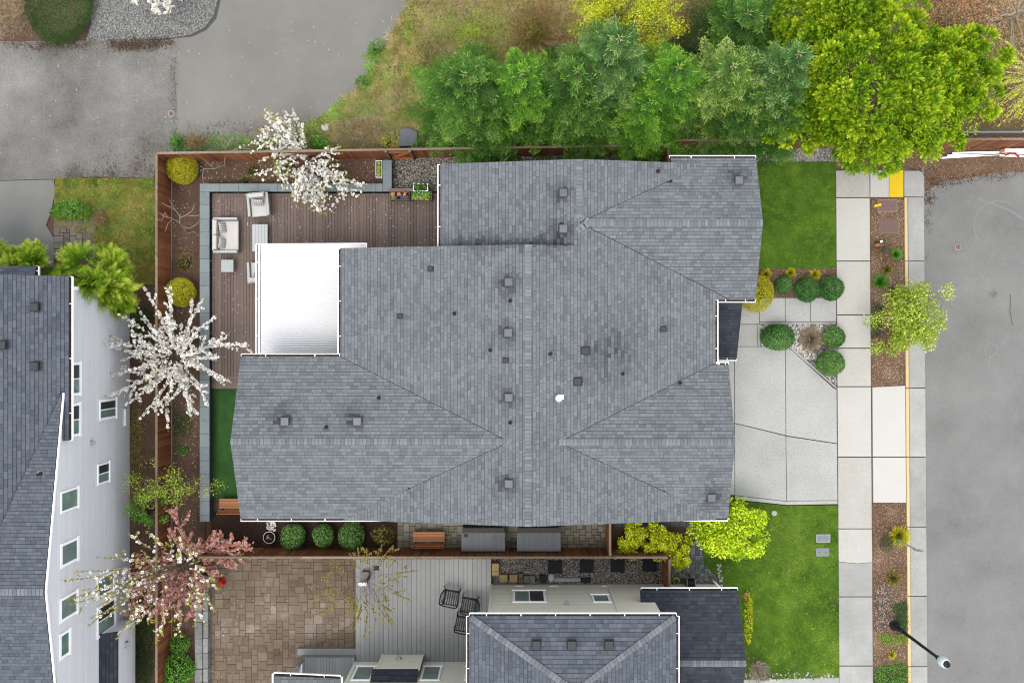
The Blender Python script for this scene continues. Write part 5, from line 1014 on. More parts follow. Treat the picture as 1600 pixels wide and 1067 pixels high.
m = MB(); m.lathe((0, 0, 0), [(.03, 0), (.07, .05), (.06, .12), (.015, .15)], 10); o = m.build('head', m_white, t, center=(0, 0, 0), smooth=True); o.location = Vector((p.x + .06, p.y + .15, .22)) - WL[t.name]
MB().box(p.x - .2, p.x + .06, p.y + .08, p.y + .15, .2, .25).build('wing', m_black, t, bev=.02)
t = thing('cleanout_cap', 'round white cap in the lawn near the driveway corner', 'drain cap', P(1209, 801, .08)); p = P(1209.5, 801.5, .1); m = MB(); m.lathe((p.x, p.y, .04), [(.13, 0), (.13, .09), (.11, .11), (.03, .11), (.03, .14)], 16); m.build('cap', m_conc, t)
# street lamp, sign post
p0, p1 = P(1396, 975.5), P(1476, 1040, 5.0)
p1 = Vector((p0.x, p0.y, 5.0))
t = thing('street_lamp', 'tall black street lamp with a pale glass globe beside the kerb', 'street lamp', (p0.x, p0.y, 0))
MB().lathe(p0, [(.25, .06), (.25, .14), (.2, .2), (.13, .5), (.11, .56)], 18).build('base', m_black, t); m = MB(); m.lathe(p0, [(.1, .5), (.12, 1.0), (.075, 1.05), (.06, 4.5), (.1, 4.52), (.1, 4.62), (.06, 4.66), (.09, 4.72)], 16); m.build('pole', m_black, t)
MB().lathe(p0, [(.1, 4.72), (.2, 4.86), (.225, 5.05), (.2, 5.25), (.14, 5.34)], 18).build('globe', m_globe, t, smooth=True); MB().lathe(p0, [(.15, 5.33), (.13, 5.4), (.06, 5.44), (.03, 5.5), (.012, 5.62)], 14).build('finial', m_black, t)
s0 = P(1397, 840.5); t = thing('sign_post', 'thin grey sign post standing in the yellow grass clump', 'sign', (s0.x, s0.y, .08))
MB().box(s0.x - .03, s0.x + .03, s0.y - .03, s0.y + .03, .08, 2.4).build('post', m_alu, t); MB().box(s0.x - .05, s0.x + .26, s0.y - .05, s0.y - .035, 2.1, 2.62).build('sign_panel', m_alu, t, bev=.004, seg=1)
# barricade boards on the dirt
b0 = [(1472, 247, 1570, 241, 'longest white board lying on the dirt verge'), (1480, 243.5, 1606, 240, 'white board lying second from the street on the verge'), (1488, 239.5, 1620, 236.5, 'white board lying third from the street on the verge'), (1562, 243, 1640, 246, 'white board leaning across the others at the frame edge')]
for i, (a, b, c, d, l) in enumerate(b0): p, q = P(a, b, .12), P(c, d, .12 + .04 * (i == 3)); setp(MB().beam(p, q, .075 if i < 3 else .09, .05).build('white_board', m_white, bev=.004, seg=1), l, 'board', 'white boards on the dirt verge')
t = thing('barricade', 'folded white and red barricade lying on the dirt verge', 'barricade', P(1590, 236, .1)); a = MB()
for i in range(5): p, q = P(1570 + i * 16, 235.5 - i * .15, .28), P(1586 + i * 16, 235.4 - i * .15, .28); MB().beam(p, q, .15, .03).build('stripe_panel', m_white if i != 2 else m_red, t)
MB().beam(P(1562, 237.5, .2), P(1577, 232.5, .2), .14, .06).build('leg', m_orange, t); MB().tube([P(1570, 243, .2), P(1578, 240, .3), P(1586, 240.5, .3), P(1592, 245, .2)], .05, 6).build('strap', m_red, t)
# lumber by the fence corner, pale litter, manholes
lu = ['front board', 'second board', 'middle board', 'fourth board', 'rear board']
for i in range(5):
    p, q = P(1010 + i * 2, 247 - i * 2.4, .3 + .12 * i), P(1038, 241 - i * 1.6, .4 + .12 * i); setp(MB().beam(p, q, .1, .04).build('lumber_board', m_fgrey if i % 2 else m_fence), lu[i] + ' of the lumber leaning in the fence corner behind the roof', 'board', 'lumber leaning in the fence corner')
o = flakes('white_litter', P(508, 199, .15).to_tuple() + NR.normal(0, .06, (14, 3)) * [1, 1, .3], .12, .22, m_cush); setp(o, 'crumpled white plastic bag on the weeds behind the fence', 'bag')
for (a, b, l, mt) in ((267.5, 178, 'round rusty manhole cover on the old alley at the asphalt joint', m_lid), (1497, 386, 'small rusty valve cover in the street', m_lid)):
    t = thing('manhole_cover', l, 'manhole cover', P(a, b)); p = P(a, b); MB().lathe((p.x, p.y, -.03), [(.15, 0), (.15, .034), (.125, .036)], 18).build('rim', m_concg, t); MB().lathe((p.x, p.y, -.02), [(.12, 0), (.12, .03), (.02, .034)], 18).build('lid', mt, t)
t = thing('slate_slab', 'dark smooth slab standing just behind the fence under the fir', 'slab', P(637, 214, .3)); MB().prism([(X(623, .4), Y(229, .4)), (X(653, .4), Y(228, .4)), (X(652, .4), Y(206, .4)), (X(640, .4), Y(200, .4)), (X(626, .4), Y(201, .4))], -.02, .4).build('slab', M('slate_slab_mat', [C(84, 90, 96), C(122, 128, 132)], .6, 4, rough=.7), t, bev=.03)
# a crack in the street, filled; small wall-side things near the grey deck
m = MB(); pts = [P(1578.5, 460), P(1579, 474), P(1578, 486), P(1580, 497), P(1582, 508)]
for a, b in zip(pts[:-1], pts[1:]): m.face([(a.x - .02, a.y, -.006), (b.x - .02, b.y, -.006), (b.x + .025, b.y, -.006), (a.x + .025, a.y, -.006)])
setp(m.build('street_crack', m_joint), kind='structure')
t = thing('fire_pit', 'small black square vent box on the grey deck below the thin tree', 'vent box', P(571, 897, GDZ)); MB().box(X(565, .5), X(577, .5), Y(902, .5), Y(892, .5), GDZ, .62).build('body', m_vent, t, bev=.02); MB().box(X(583, .4), X(592, .4), Y(891, .4), Y(884, .4), GDZ, GDZ + .02).build('opening', m_black, t)
t = thing('deck_stool', 'small white framed stool under the thin tree on the grey deck', 'stool', P(567, 912, GDZ))
for i in range(3): MB().box(X(560, .6), X(573, .6), Y(915 - i * 2, .6), Y(913.8 - i * 2, .6), .58, .61).build('slat', m_white, t)
for a in (560.5, 571.5): MB().box(X(a, .6), X(a, .6) + .04, Y(915, .6), Y(910, .6), GDZ, .58).build('leg', m_white, t)
# ------------------------------------------------------------------ trees, shrubs, plants
def lobes(rng, n=14):
    d = unit(rng.normal(0, 1, (n, 3))); a = rng.uniform(-1, 1, n); w_ = rng.uniform(3, 9, n)
    return lambda q: (np.exp((q @ d.T - 1) * w_[None]) * a[None]).sum(1)
def blob(f, rng, c, r, n, L, W, amp=.16, shell=.3, zmin=-.35, out=.35, jit=.5, lob=None, tone0=.5, tv=.5):
    q = unit(rng.normal(0, 1, (int(n * 1.7) + 20, 3))); q = q[q[:, 2] > zmin][:n]; n = len(q)
    lb = (lob or lobes(rng))(q); rad = (1 + amp * lb - shell * rng.uniform(0, 1, n) ** 2)
    p = np.array(c) + q * np.array(r) * rad[:, None]; nr = unit(q + rng.normal(0, jit, (n, 3))); t = unit(np.cross(nr, rng.normal(0, 1, (n, 3)))); d = unit(t + q * out * rng.uniform(0, 2, (n, 1)))
    f.add(p, d, nr, L * rng.uniform(.7, 1.25, n), W * rng.uniform(.7, 1.2, n), tone0 + lb * .16 + rng.uniform(-tv, tv, n))
def stems(par, c, h, r, n, mat=None, rad=.02, name='stem', seed=0):
    rng = random.Random(seed); m = MB()
    for i in range(n):
        a = 6.283 * i / n + rng.random(); m.tube([(c[0], c[1], c[2]), (c[0] + math.cos(a) * r * .4, c[1] + math.sin(a) * r * .4, c[2] + h * .5), (c[0] + math.cos(a) * r * .8, c[1] + math.sin(a) * r * .8, c[2] + h)], [rad, rad * .7, rad * .4], 5)
    return m.build(name, mat or m_bark, par)
VSEED = [100]
def rngs(): VSEED[0] += 1; return np.random.default_rng(VSEED[0])
def shrub(name, label, px, py, rpx, mat, hgt=None, n=1600, L=.055, W=.03, amp=.1, shell=.25, cat='shrub', group=None, asp=1, z0=.06, mats=None, zc=None, out=.35, tv=.45):
    """ball or mound: px,py,rpx give its outline in the photo at mid height"""
    rng = rngs(); r = rpx * .0285; h = hgt or r * 1.8; zc = zc if zc is not None else z0 + h / 2
    c = P(px, py, zc); t = thing(name, label, cat, (c.x, c.y, z0), group); f = Fol(); blob(f, rng, c, (r, r * asp, h / 2), n, L, W, amp, shell, -.8, out, tv=tv); f.build('foliage', mat, t)
    stems(t, (c.x, c.y, z0), h * .6, r * .6, 6, seed=VSEED[0]); 
    core = MB(); core.lathe((c.x, c.y, z0), [(r * .2, 0), (r * .5, h * .25), (r * .5, h * .5), (r * .2, h * .68)], 9); co = core.build('inner_twigs', m_core, t); co.scale = (1, asp, 1)
    return t
m_core = M('dense_inner_twigs', [C(34, 40, 20), C(60, 66, 36)], .8, 14, rough=1)
def fir(label, bx, by, h, R, mat, group='fir trees behind the fence', whorls=16, seed=0, z0=0):
    rng = rngs(); b = P(bx, by, z0); t = thing('fir_tree', label, 'tree', (b.x, b.y, z0), group)
    MB().tube([(b.x, b.y, z0), (b.x, b.y, z0 + h * .6), (b.x, b.y, z0 + h)], [.16, .08, .012], 7).build('trunk', m_bark, t)
    f = Fol(); lim = MB(); up = np.array([0, 0, 1.0])
    for k in range(whorls):
        u = (k + .5) / whorls; z = h * (.08 + .90 * u); Lb = R * (1 - u) ** .66 + .2; nb = int(6 + 2.5 * (1 - u)); sh = rng.uniform(-.12, .12)
        for i in range(nb):
            a = 6.283 * (i + rng.uniform(-.3, .3)) / nb + k * 1.3; L = Lb * rng.uniform(.55, 1.16); dh = np.array([math.cos(a), math.sin(a), 0]); rise = .65 * u ** 1.5 - .1 + rng.uniform(-.06, .06)
            pos = lambda s: np.array([b.x, b.y, z0 + z + sh]) + dh * (L * s) + up * (rise * L * s - .16 * L * s * s)
            if L > .5: lim.tube([pos(0), pos(.5), pos(.95)], [.02, .012, .005], 4, caps=False)
            sd = np.array([-dh[1], dh[0], 0]); br = rng.uniform(-.22, .2); ns = max(5, int(L / .125))
            C_, D_, N_, LL, WW, TT = [], [], [], [], [], []
            for j in range(ns):
                s = .12 + .88 * (j + rng.uniform(0, .6)) / ns; p0 = pos(s); tl = (L * .48 * (1 - s) + .13) * rng.uniform(.75, 1.2)
                for sg in (-1, 1):
                    d = dh * .72 + sd * sg * .69 + up * rng.uniform(-.2, .08); d /= np.linalg.norm(d); nt = max(1, int(tl / .095))
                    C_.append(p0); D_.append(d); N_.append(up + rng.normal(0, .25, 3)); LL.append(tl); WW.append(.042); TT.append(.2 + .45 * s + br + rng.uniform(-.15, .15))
                    s2 = np.cross(up, d)
                    for q in range(nt):
                        tt = (q + rng.uniform(.1, .9)) / nt
                        for g2 in (-1, 1):
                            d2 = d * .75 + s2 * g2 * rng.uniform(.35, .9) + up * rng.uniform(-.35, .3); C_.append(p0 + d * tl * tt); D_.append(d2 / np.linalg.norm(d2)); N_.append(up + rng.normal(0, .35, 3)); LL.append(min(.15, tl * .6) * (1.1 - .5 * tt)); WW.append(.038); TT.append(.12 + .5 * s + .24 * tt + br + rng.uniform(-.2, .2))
            C_.append(pos(.93)); D_.append(unit((pos(1) - pos(.9))[None])[0]); N_.append(up); LL.append(.24); WW.append(.045); TT.append(.9)
            f.add(np.array(C_), np.array(D_), unit(np.array(N_)), np.array(LL), np.array(WW), np.array(TT))
    for i in range(10): a = i * 2.4; f.add(np.array([[b.x, b.y, z0 + h - .05 * i]]), unit(np.array([[math.cos(a), math.sin(a), .5]])), np.array([[0, 0, 1.0]]), .22, .04, .95)
    lim.build('limbs', m_bark, t); f.build('crown', mat, t); return t
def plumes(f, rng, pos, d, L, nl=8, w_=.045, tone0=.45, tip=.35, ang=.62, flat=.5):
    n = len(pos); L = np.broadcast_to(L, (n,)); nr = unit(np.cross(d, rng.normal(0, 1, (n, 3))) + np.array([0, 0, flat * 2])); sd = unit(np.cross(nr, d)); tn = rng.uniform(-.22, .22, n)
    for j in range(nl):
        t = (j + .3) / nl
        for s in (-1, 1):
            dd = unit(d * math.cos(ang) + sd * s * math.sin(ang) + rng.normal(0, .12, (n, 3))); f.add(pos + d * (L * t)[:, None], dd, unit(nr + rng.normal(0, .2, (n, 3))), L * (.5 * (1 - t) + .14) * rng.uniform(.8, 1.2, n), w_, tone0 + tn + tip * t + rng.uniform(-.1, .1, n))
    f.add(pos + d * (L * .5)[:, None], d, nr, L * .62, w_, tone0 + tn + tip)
def conifer_cloud(name, label, bx, by, h, R, mat, n, L, asp=1, ctr=.55, group=None, nl=7, out=.9, amp=.28, w_=.045, z0=0, lift=.15, trunk=.14, shell=.4, tip=.5, subs=34, subr=.33):
    rng = rngs(); b = P(bx, by, z0); t = thing(name, label, 'tree', (b.x, b.y, z0), group); c = np.array([b.x, b.y, z0 + h * ctr]); f = Fol(); lb = lobes(rng, 40)
    MB().tube([(b.x, b.y, z0), (b.x + .1, b.y, z0 + h * .5), (b.x, b.y, z0 + h * .92)], [trunk, trunk * .6, .02], 7).build('trunk', m_bark, t)
    rv = np.array([R, R * asp, h * (1 - ctr) * .98]); cs = unit(rng.normal(0, 1, (subs * 3, 3))); cs = cs[cs[:, 2] > -.45][:subs]; cc = c + cs * (1 + amp * lb(cs))[:, None] * rng.uniform(.5, .92, (len(cs), 1)) * rv; P_ = []
    for k_, o_ in enumerate(cc):
        nn = n // len(cc); q = unit(rng.normal(0, 1, (nn * 2, 3)) + cs[k_] * .8); q = q[q[:, 2] > -.5][:nn]; sr = R * subr * rng.uniform(.75, 1.25); p = o_ + q * sr * (1 - shell * rng.uniform(0, 1, (len(q), 1)) ** 1.5) * [1, 1, .9]
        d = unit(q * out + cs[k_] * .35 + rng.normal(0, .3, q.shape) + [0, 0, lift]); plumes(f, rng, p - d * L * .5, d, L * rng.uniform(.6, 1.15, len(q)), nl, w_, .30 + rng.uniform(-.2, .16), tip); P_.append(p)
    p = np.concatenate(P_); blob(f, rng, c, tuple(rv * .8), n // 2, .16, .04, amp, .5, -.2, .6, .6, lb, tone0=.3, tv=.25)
    m = MB(); rr = random.Random(VSEED[0])
    for i in range(26): k = rr.randrange(len(p)); e = p[k]; s = c + (e - c) * .1 + np.array([0, 0, -.3]); m.tube([s, (s + e) / 2 + [0, 0, .1], s + (e - s) * .93], [.035, .02, .006], 4, caps=False)
    m.build('limbs', m_bark, t); f.build('crown', mat, t); return t
def flowers(rng, p, size, nrm, npet=5):
    """template flower: petals as diamonds with a small centre"""
    n = len(p); nrm = unit(nrm); u = unit(np.cross(nrm, rng.normal(0, 1, (n, 3)))); v = np.cross(nrm, u); V = []; F = []; mi = []; T = []; k = 0; tn = rng.uniform(0, 1, n); s = (size * rng.uniform(.7, 1.2, n))[:, None]
    for i in range(npet):
        a = 6.283 * i / npet; d = u * math.cos(a) + v * math.sin(a); w_ = -u * math.sin(a) + v * math.cos(a)
        V.append(np.stack([p + d * s * .14, p + d * s * .34 + w_ * s * .27 + nrm * s * .1, p + d * s * .52 + nrm * s * .16, p + d * s * .34 - w_ * s * .27 + nrm * s * .1], 1)); mi.append(np.zeros(n, int)); T.append(tn)
    V.append(np.stack([p + u * s * .15 + nrm * s * .05, p + v * s * .15 + nrm * s * .05, p - u * s * .15 + nrm * s * .05, p - v * s * .15 + nrm * s * .05], 1)); mi.append(np.ones(n, int)); T.append(tn)
    V = np.concatenate(V).reshape(-1, 3); return V, np.arange(len(V)).reshape(-1, 4), np.concatenate(mi), np.concatenate(T)
def blossom_tree(label, bx, by, arms, h0, mat, dens=16, leaf=.25, leafmat=None, shoot=.5, size=.105, name='blossom_tree', bare=.2, side=(5, 9), group='blossoming trees', z0=.05, leaf_dens=9, trunkpts=None, rb=.017, lsz=1):
    """arms: list of (azimuth deg, reach m, end height m, curve)"""
    rng = rngs(); b = P(bx, by, z0); t = thing(name, label, 'tree', (b.x, b.y, z0), group); top = np.array([b.x, b.y, z0 + h0])
    MB().tube(trunkpts or [(b.x, b.y, z0), (b.x + .04, b.y - .03, z0 + h0 * .6), tuple(top)], [.09, .07, .055], 8).build('trunk', m_bark, t)
    br = MB(); P_, N_, lp, ld = [], [], [], []
    def run(p0, d, L, endz, curve, r, lvl):
        sd = np.array([-d[1], d[0], 0]); n = 9; pts = []
        for i in range(n + 1):
            s = i / n; pts.append(p0 + d * L * s + sd * curve * L * s * s + np.array([0, 0, (endz - p0[2]) * (s ** .8)]) + (rng.normal(0, .015, 3) if i else 0))
        pts = np.array(pts); br.tube(pts, list(np.linspace(r, r * .3, n + 1)), 5, caps=False)
        k = max(2, int(L * dens)); s = np.sort(rng.uniform(bare if lvl == 0 else .05, 1, k)); idx = s * n; i0 = np.minimum(idx.astype(int), n - 1); fr = (idx - i0)[:, None]; q = pts[i0] * (1 - fr) + pts[i0 + 1] * fr
        P_.append(q + rng.normal(0, .03, q.shape)); N_.append(rng.normal(0, .55, q.shape) + [0, 0, 1])
        m_ = max(1, int(L * leaf_dens * leaf)); s = rng.uniform(.6, 1.05, m_); i0 = np.minimum((s * n).astype(int), n - 1); fr = (s * n - i0)[:, None]; lp.append(pts[i0] * (1 - fr) + pts[i0 + 1] * fr); ld.append(np.tile(unit((pts[-1] - pts[-3])[None]), (m_, 1)) + rng.normal(0, .5, (m_, 3)))
        return pts
    for az, L, ez, cv in arms:
        a = math.radians(az); d = np.array([math.cos(a), math.sin(a), 0]); pts = run(top + [0, 0, rng.uniform(-.3, .05)], d, L, z0 + ez, cv, rb, 0)
        for j in range(rng.integers(*side)):
            i = rng.integers(2, 9); aa = a + rng.choice([-1, 1]) * rng.uniform(.3, .95); dd = np.array([math.cos(aa), math.sin(aa), 0]); l = L * shoot * rng.uniform(.35, 1) * (1 - i / 14); run(pts[i], dd, l, pts[i][2] + rng.uniform(-.1, .5) * l, rng.uniform(-.2, .2), rb * .4, 1)
    br.build('branches', m_bark, t); p = np.concatenate(P_); V, F, mi, T = flowers(rng, p, size, np.concatenate(N_)); npmesh('blossoms', V, F, [mat, m_stamen], t, T, mi)
    f = Fol(); p = np.concatenate(lp); d = unit(np.concatenate(ld)); f.add(p, d, unit(rng.normal(0, .5, p.shape) + [0, 0, 1]), lsz * rng.uniform(.06, .13, len(p)), lsz * rng.uniform(.03, .05, len(p)), rng.uniform(0, 1, len(p))); f.build('young_leaves', leafmat or m_budleaf, t)
    return t
def sapling(label, bx, by, segs, mat=m_twig, name='bare_sapling', z0=.06, cat='tree', r=.022, group='bare saplings by the fence'):
    b = P(bx, by, z0); t = thing(name, label, cat, (b.x, b.y, z0), group); m = MB()
    for pts in segs: m.tube([P(a, c, z) for a, c, z in pts], list(np.linspace(r if len(pts) > 3 else r * .6, r * .35, len(pts))), 5, caps=False)
    m.build('branches', mat, t); return t
def tuft(name, label, px, py, rpx, mat, n=420, h=.35, W=.02, cat='grass clump', group=None, z0=.09, lean=1.6):
    b = P(px, py, z0 + h * .4); t = thing(name, label, cat, (b.x, b.y, z0), group); rng = rngs(); r = rpx * .029; a = rng.uniform(0, 6.283, n); q = rng.uniform(0, 1, n) ** .6
    base = np.c_[b.x + np.cos(a) * r * .25 * q, b.y + np.sin(a) * r * .25 * q, np.full(n, z0)]; d = np.c_[np.cos(a) * q * r * .8, np.sin(a) * q * r * .8, h * (1.1 - .7 * q)] + rng.normal(0, .03, (n, 3))
    f = Fol(); L = np.linalg.norm(d, axis=1); dn = unit(d); f.add(base, dn, unit(np.cross(dn, np.c_[-np.sin(a), np.cos(a), np.zeros(n)]) + rng.normal(0, .2, (n, 3))), L, W, rng.uniform(0, 1, n)); f.build('blades', mat, t); return t
# ---- fir row
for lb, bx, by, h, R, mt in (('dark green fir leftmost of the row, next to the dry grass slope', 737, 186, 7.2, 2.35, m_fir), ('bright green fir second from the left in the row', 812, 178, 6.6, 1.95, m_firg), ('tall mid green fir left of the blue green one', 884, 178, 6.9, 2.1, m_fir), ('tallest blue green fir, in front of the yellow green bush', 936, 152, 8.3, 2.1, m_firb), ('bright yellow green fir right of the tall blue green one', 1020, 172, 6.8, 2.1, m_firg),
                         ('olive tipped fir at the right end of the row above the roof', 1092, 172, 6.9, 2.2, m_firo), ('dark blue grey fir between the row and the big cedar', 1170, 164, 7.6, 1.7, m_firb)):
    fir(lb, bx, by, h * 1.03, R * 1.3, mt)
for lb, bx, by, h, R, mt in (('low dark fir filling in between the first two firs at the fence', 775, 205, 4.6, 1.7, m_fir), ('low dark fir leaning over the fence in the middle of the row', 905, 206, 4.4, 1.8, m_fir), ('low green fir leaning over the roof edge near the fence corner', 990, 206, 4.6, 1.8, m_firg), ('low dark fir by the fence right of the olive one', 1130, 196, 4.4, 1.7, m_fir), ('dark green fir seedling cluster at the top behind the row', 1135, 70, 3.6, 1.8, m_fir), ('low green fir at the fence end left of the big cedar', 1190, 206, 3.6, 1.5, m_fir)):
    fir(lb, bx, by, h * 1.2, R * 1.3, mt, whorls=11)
# ---- big cedars top right
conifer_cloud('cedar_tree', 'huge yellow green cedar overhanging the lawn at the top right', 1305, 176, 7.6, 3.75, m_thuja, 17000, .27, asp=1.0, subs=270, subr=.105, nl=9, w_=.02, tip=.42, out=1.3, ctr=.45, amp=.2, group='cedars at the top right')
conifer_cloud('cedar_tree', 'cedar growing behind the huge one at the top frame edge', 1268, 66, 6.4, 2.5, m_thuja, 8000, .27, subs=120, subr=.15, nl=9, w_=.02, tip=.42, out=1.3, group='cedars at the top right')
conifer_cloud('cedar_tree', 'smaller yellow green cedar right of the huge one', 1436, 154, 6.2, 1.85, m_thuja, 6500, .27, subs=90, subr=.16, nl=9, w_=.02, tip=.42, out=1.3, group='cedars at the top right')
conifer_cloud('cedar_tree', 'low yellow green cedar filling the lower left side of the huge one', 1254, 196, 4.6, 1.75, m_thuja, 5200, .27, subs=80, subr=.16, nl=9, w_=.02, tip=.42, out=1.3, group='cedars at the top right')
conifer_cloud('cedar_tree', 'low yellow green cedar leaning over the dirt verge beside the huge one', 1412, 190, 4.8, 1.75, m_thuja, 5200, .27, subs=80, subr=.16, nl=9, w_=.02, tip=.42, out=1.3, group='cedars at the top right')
conifer_cloud('cypress_tree', 'feathery lime cypress between the grey house and the fence', 188, 434, 4.2, 1.4, m_lime, 1100, .7, asp=1.1, subs=12, subr=.45, group='lime cypresses by the grey house', out=1.4, nl=14, w_=.022, amp=.3, tip=.55)
conifer_cloud('cypress_tree', 'wide lime cypress at the left frame edge above the roof', 12, 420, 4.4, 1.5, m_lime, 950, .7, subs=12, subr=.45, group='lime cypresses by the grey house', out=1.4, nl=14, w_=.022, amp=.3, tip=.55)
conifer_cloud('cypress_tree', 'dark lime cypress between the two brighter ones', 84, 420, 3.2, .95, m_lime, 620, .65, subs=9, subr=.45, group='lime cypresses by the grey house', out=1.4, nl=14, w_=.022, amp=.3, tip=.55)
# ---- bushes along the top
def bush(name, label, px, py, rx, ry, h, mat, n, L=.08, W=.045, cat='bush', amp=.25, z0=0, shell=.5, zc=.5, group=None, twigs=18, twmat=None):
    rng = rngs(); c = P(px, py, z0 + h * zc); t = thing(name, label, cat, (c.x, c.y, z0), group); f = Fol(); blob(f, rng, c, (rx * .0275, ry * .0275, h * (1 - zc)), n, L, W, amp, shell, -.6, .3, .6, lobes(rng, 30)); f.build('foliage', mat, t)
    stems(t, (c.x, c.y, z0), h * .9, min(rx, ry) * .026, twigs, twmat or m_bark, .018, 'stems', VSEED[0]); return t
bush('olive_bush', 'brownish bare olive bush left of the bright yellow green one', 836, 50, 62, 60, 2.2, m_olive, 7000, .07, .03, amp=.45, shell=.8, twigs=90, twmat=m_tealeaf)
bush('dark_bush', 'shaggy dark green bush directly behind the olive tipped fir', 1082, 78, 44, 34, 1.8, m_dkgreen, 5200, .085, .035, amp=.4, shell=.7); bush('dark_bush', 'broad dark green bush wedged between the blue grey fir and the big cedar', 1212, 108, 44, 52, 2.2, m_dkgreen, 7000, .085, .035, amp=.4, shell=.7); bush('olive_bush', 'low green brown bush behind the third fir of the row', 862, 92, 46, 26, 1.6, m_bright, 3000, .075, .035, amp=.4, shell=.8)
bush('ochre_bush', 'wide yellow green scrub on the slope above the first fir', 740, 48, 78, 40, .8, m_pale, 5200, .06, .028, amp=.5, shell=.9)
bush('copper_bush', 'copper brown bush at the top edge above the right hand cedar', 1488, 22, 66, 56, 3.4, m_rust, 8000, .075, .045)
bush('dark_bush', 'dark green shaggy bush at the top edge right of the yellow one', 1130, 24, 66, 58, 2.0, m_dkgreen, 9000, .085, .035, amp=.4, shell=.7)
bush('dark_bush', 'dark green bush behind the cedar near the top edge', 1205, 30, 40, 40, 2.2, m_bright, 2600, .09, .04)
bush('ochre_bush', 'low ochre bush on the slope left of the first fir', 668, 92, 34, 46, .9, m_olive, 1500, .06, .03); bush('ochre_bush', 'small mossy yellow bush at the fence by the dark slab', 606, 222, 14, 9, .5, m_ylw, 320, .06, .03)
bush('straw_bush', 'pale pinkish brown dry brush right of the bright yellow green bush', 1078, 42, 34, 50, 1.0, m_rust, 1500, .07, .03, twigs=50, twmat=m_tealeaf); bush('straw_bush', 'brown straw heap on the slope left of the dark slab', 562, 205, 46, 24, .6, m_straw, 1500, .22, .015, twigs=40, twmat=m_tealeaf)
bush('hedge', 'clipped dark green hedge beside the pale gravel at the top left', 91, -6, 56, 78, .8, m_dkgreen, 26000, .06, .035, cat='hedge', amp=.06, shell=.2); bush('dry_bush', 'dry straw coloured bush in the top left corner', 18, 20, 46, 34, .8, m_straw, 1600, .16, .02, twigs=40, twmat=m_tealeaf)
bush('weed_bush', 'green leafy weeds behind the fence right of the blossom tree', 497, 224, 18, 14, .7, m_bright, 700, .08, .045); bush('weed_bush', 'green leafy weeds at the alley end behind the fence corner', 276, 222, 12, 16, .6, m_bright, 420, .08, .045)
bush('weed_bush', 'green weeds along the alley edge half way up the slope', 566, 128, 14, 10, .5, m_bright, 320, .08, .045); bush('weed_bush', 'green weeds on the alley corner higher up the slope', 588, 78, 14, 16, .5, m_bright, 420, .08, .045)
bush('pinkish_bush', 'twiggy pinkish brown bush behind the left fence corner', 307, 222, 22, 14, .8, m_rust, 500, .05, .03, twigs=50, twmat=m_tealeaf); bush('weed_bush', 'dark leafy growth under the white blossom behind the fence', 438, 224, 24, 12, .7, m_bright, 620, .07, .04)
rng = rngs(); ba = P(1570, 32, 1); t = thing('bare_tree', 'bare grey branched tree in the top right corner', 'tree', (ba.x, ba.y, 0)); m = MB(); rr = random.Random(8)
m.tube([(ba.x, ba.y, 0), (ba.x, ba.y, 2.2)], [.1, .08], 7)
for i in range(26):
    a = rr.uniform(0, 6.28); l = rr.uniform(1, 2.3); p0 = Vector((ba.x, ba.y, rr.uniform(1.2, 2.2))); p1 = p0 + Vector((math.cos(a) * l * .5, math.sin(a) * l * .5, rr.uniform(.3, .9))); p2 = p1 + Vector((math.cos(a + rr.uniform(-.4, .4)) * l * .5, math.sin(a + rr.uniform(-.4, .4)) * l * .5, rr.uniform(.1, .7))); m.tube([p0, p1, p2], [.035, .022, .006], 5, caps=False)
    for k in range(5): q = p1 + (p2 - p1) * rr.random(); aa = a + rr.uniform(-1, 1); m.tube([q, q + Vector((math.cos(aa), math.sin(aa), .4)) * rr.uniform(.3, .8)], [.012, .004], 4, caps=False)
m.build('branches', m_twig, t)
rng = rngs(); wt = P(1572, 146, 0); t = thing('weeping_tree', 'weeping tree with pale yellow green trailing shoots at the right edge', 'tree', (wt.x, wt.y, 0)); m = MB(); f = Fol(); m.tube([(wt.x, wt.y, 0), (wt.x - .1, wt.y, 2.6)], [.1, .07], 7)
for i in range(44):
    a = math.radians(rr.uniform(120, 265)); l = rr.uniform(.9, 2.5); pts = [np.array([wt.x - .1, wt.y, 2.5 + rr.uniform(-.4, .2)])]; d = np.array([math.cos(a), math.sin(a), 0])
    for k in range(1, 8): s = k / 7; pts.append(pts[0] + d * l * s + np.array([0, 0, .5 * math.sin(s * 2.2) * l * .5 - s * s * .7]) + rng.normal(0, .03, 3))
    m.tube(pts, list(np.linspace(.02, .005, 8)), 4, caps=False); pts = np.array(pts); n = int(l * 34); s = rng.uniform(1.5, 7, n); i0 = np.minimum(s.astype(int), 6); q = pts[i0] + (pts[i0 + 1] - pts[i0]) * (s - i0)[:, None]; f.add(q, unit(d + rng.normal(0, .8, (n, 3))), unit(rng.normal(0, .5, (n, 3)) + [0, 0, 1]), rng.uniform(.05, .11, n), .035, rng.uniform(.3, 1, n))
m.build('branches', m_twig, t); f.build('young_leaves', m_ylw, t)
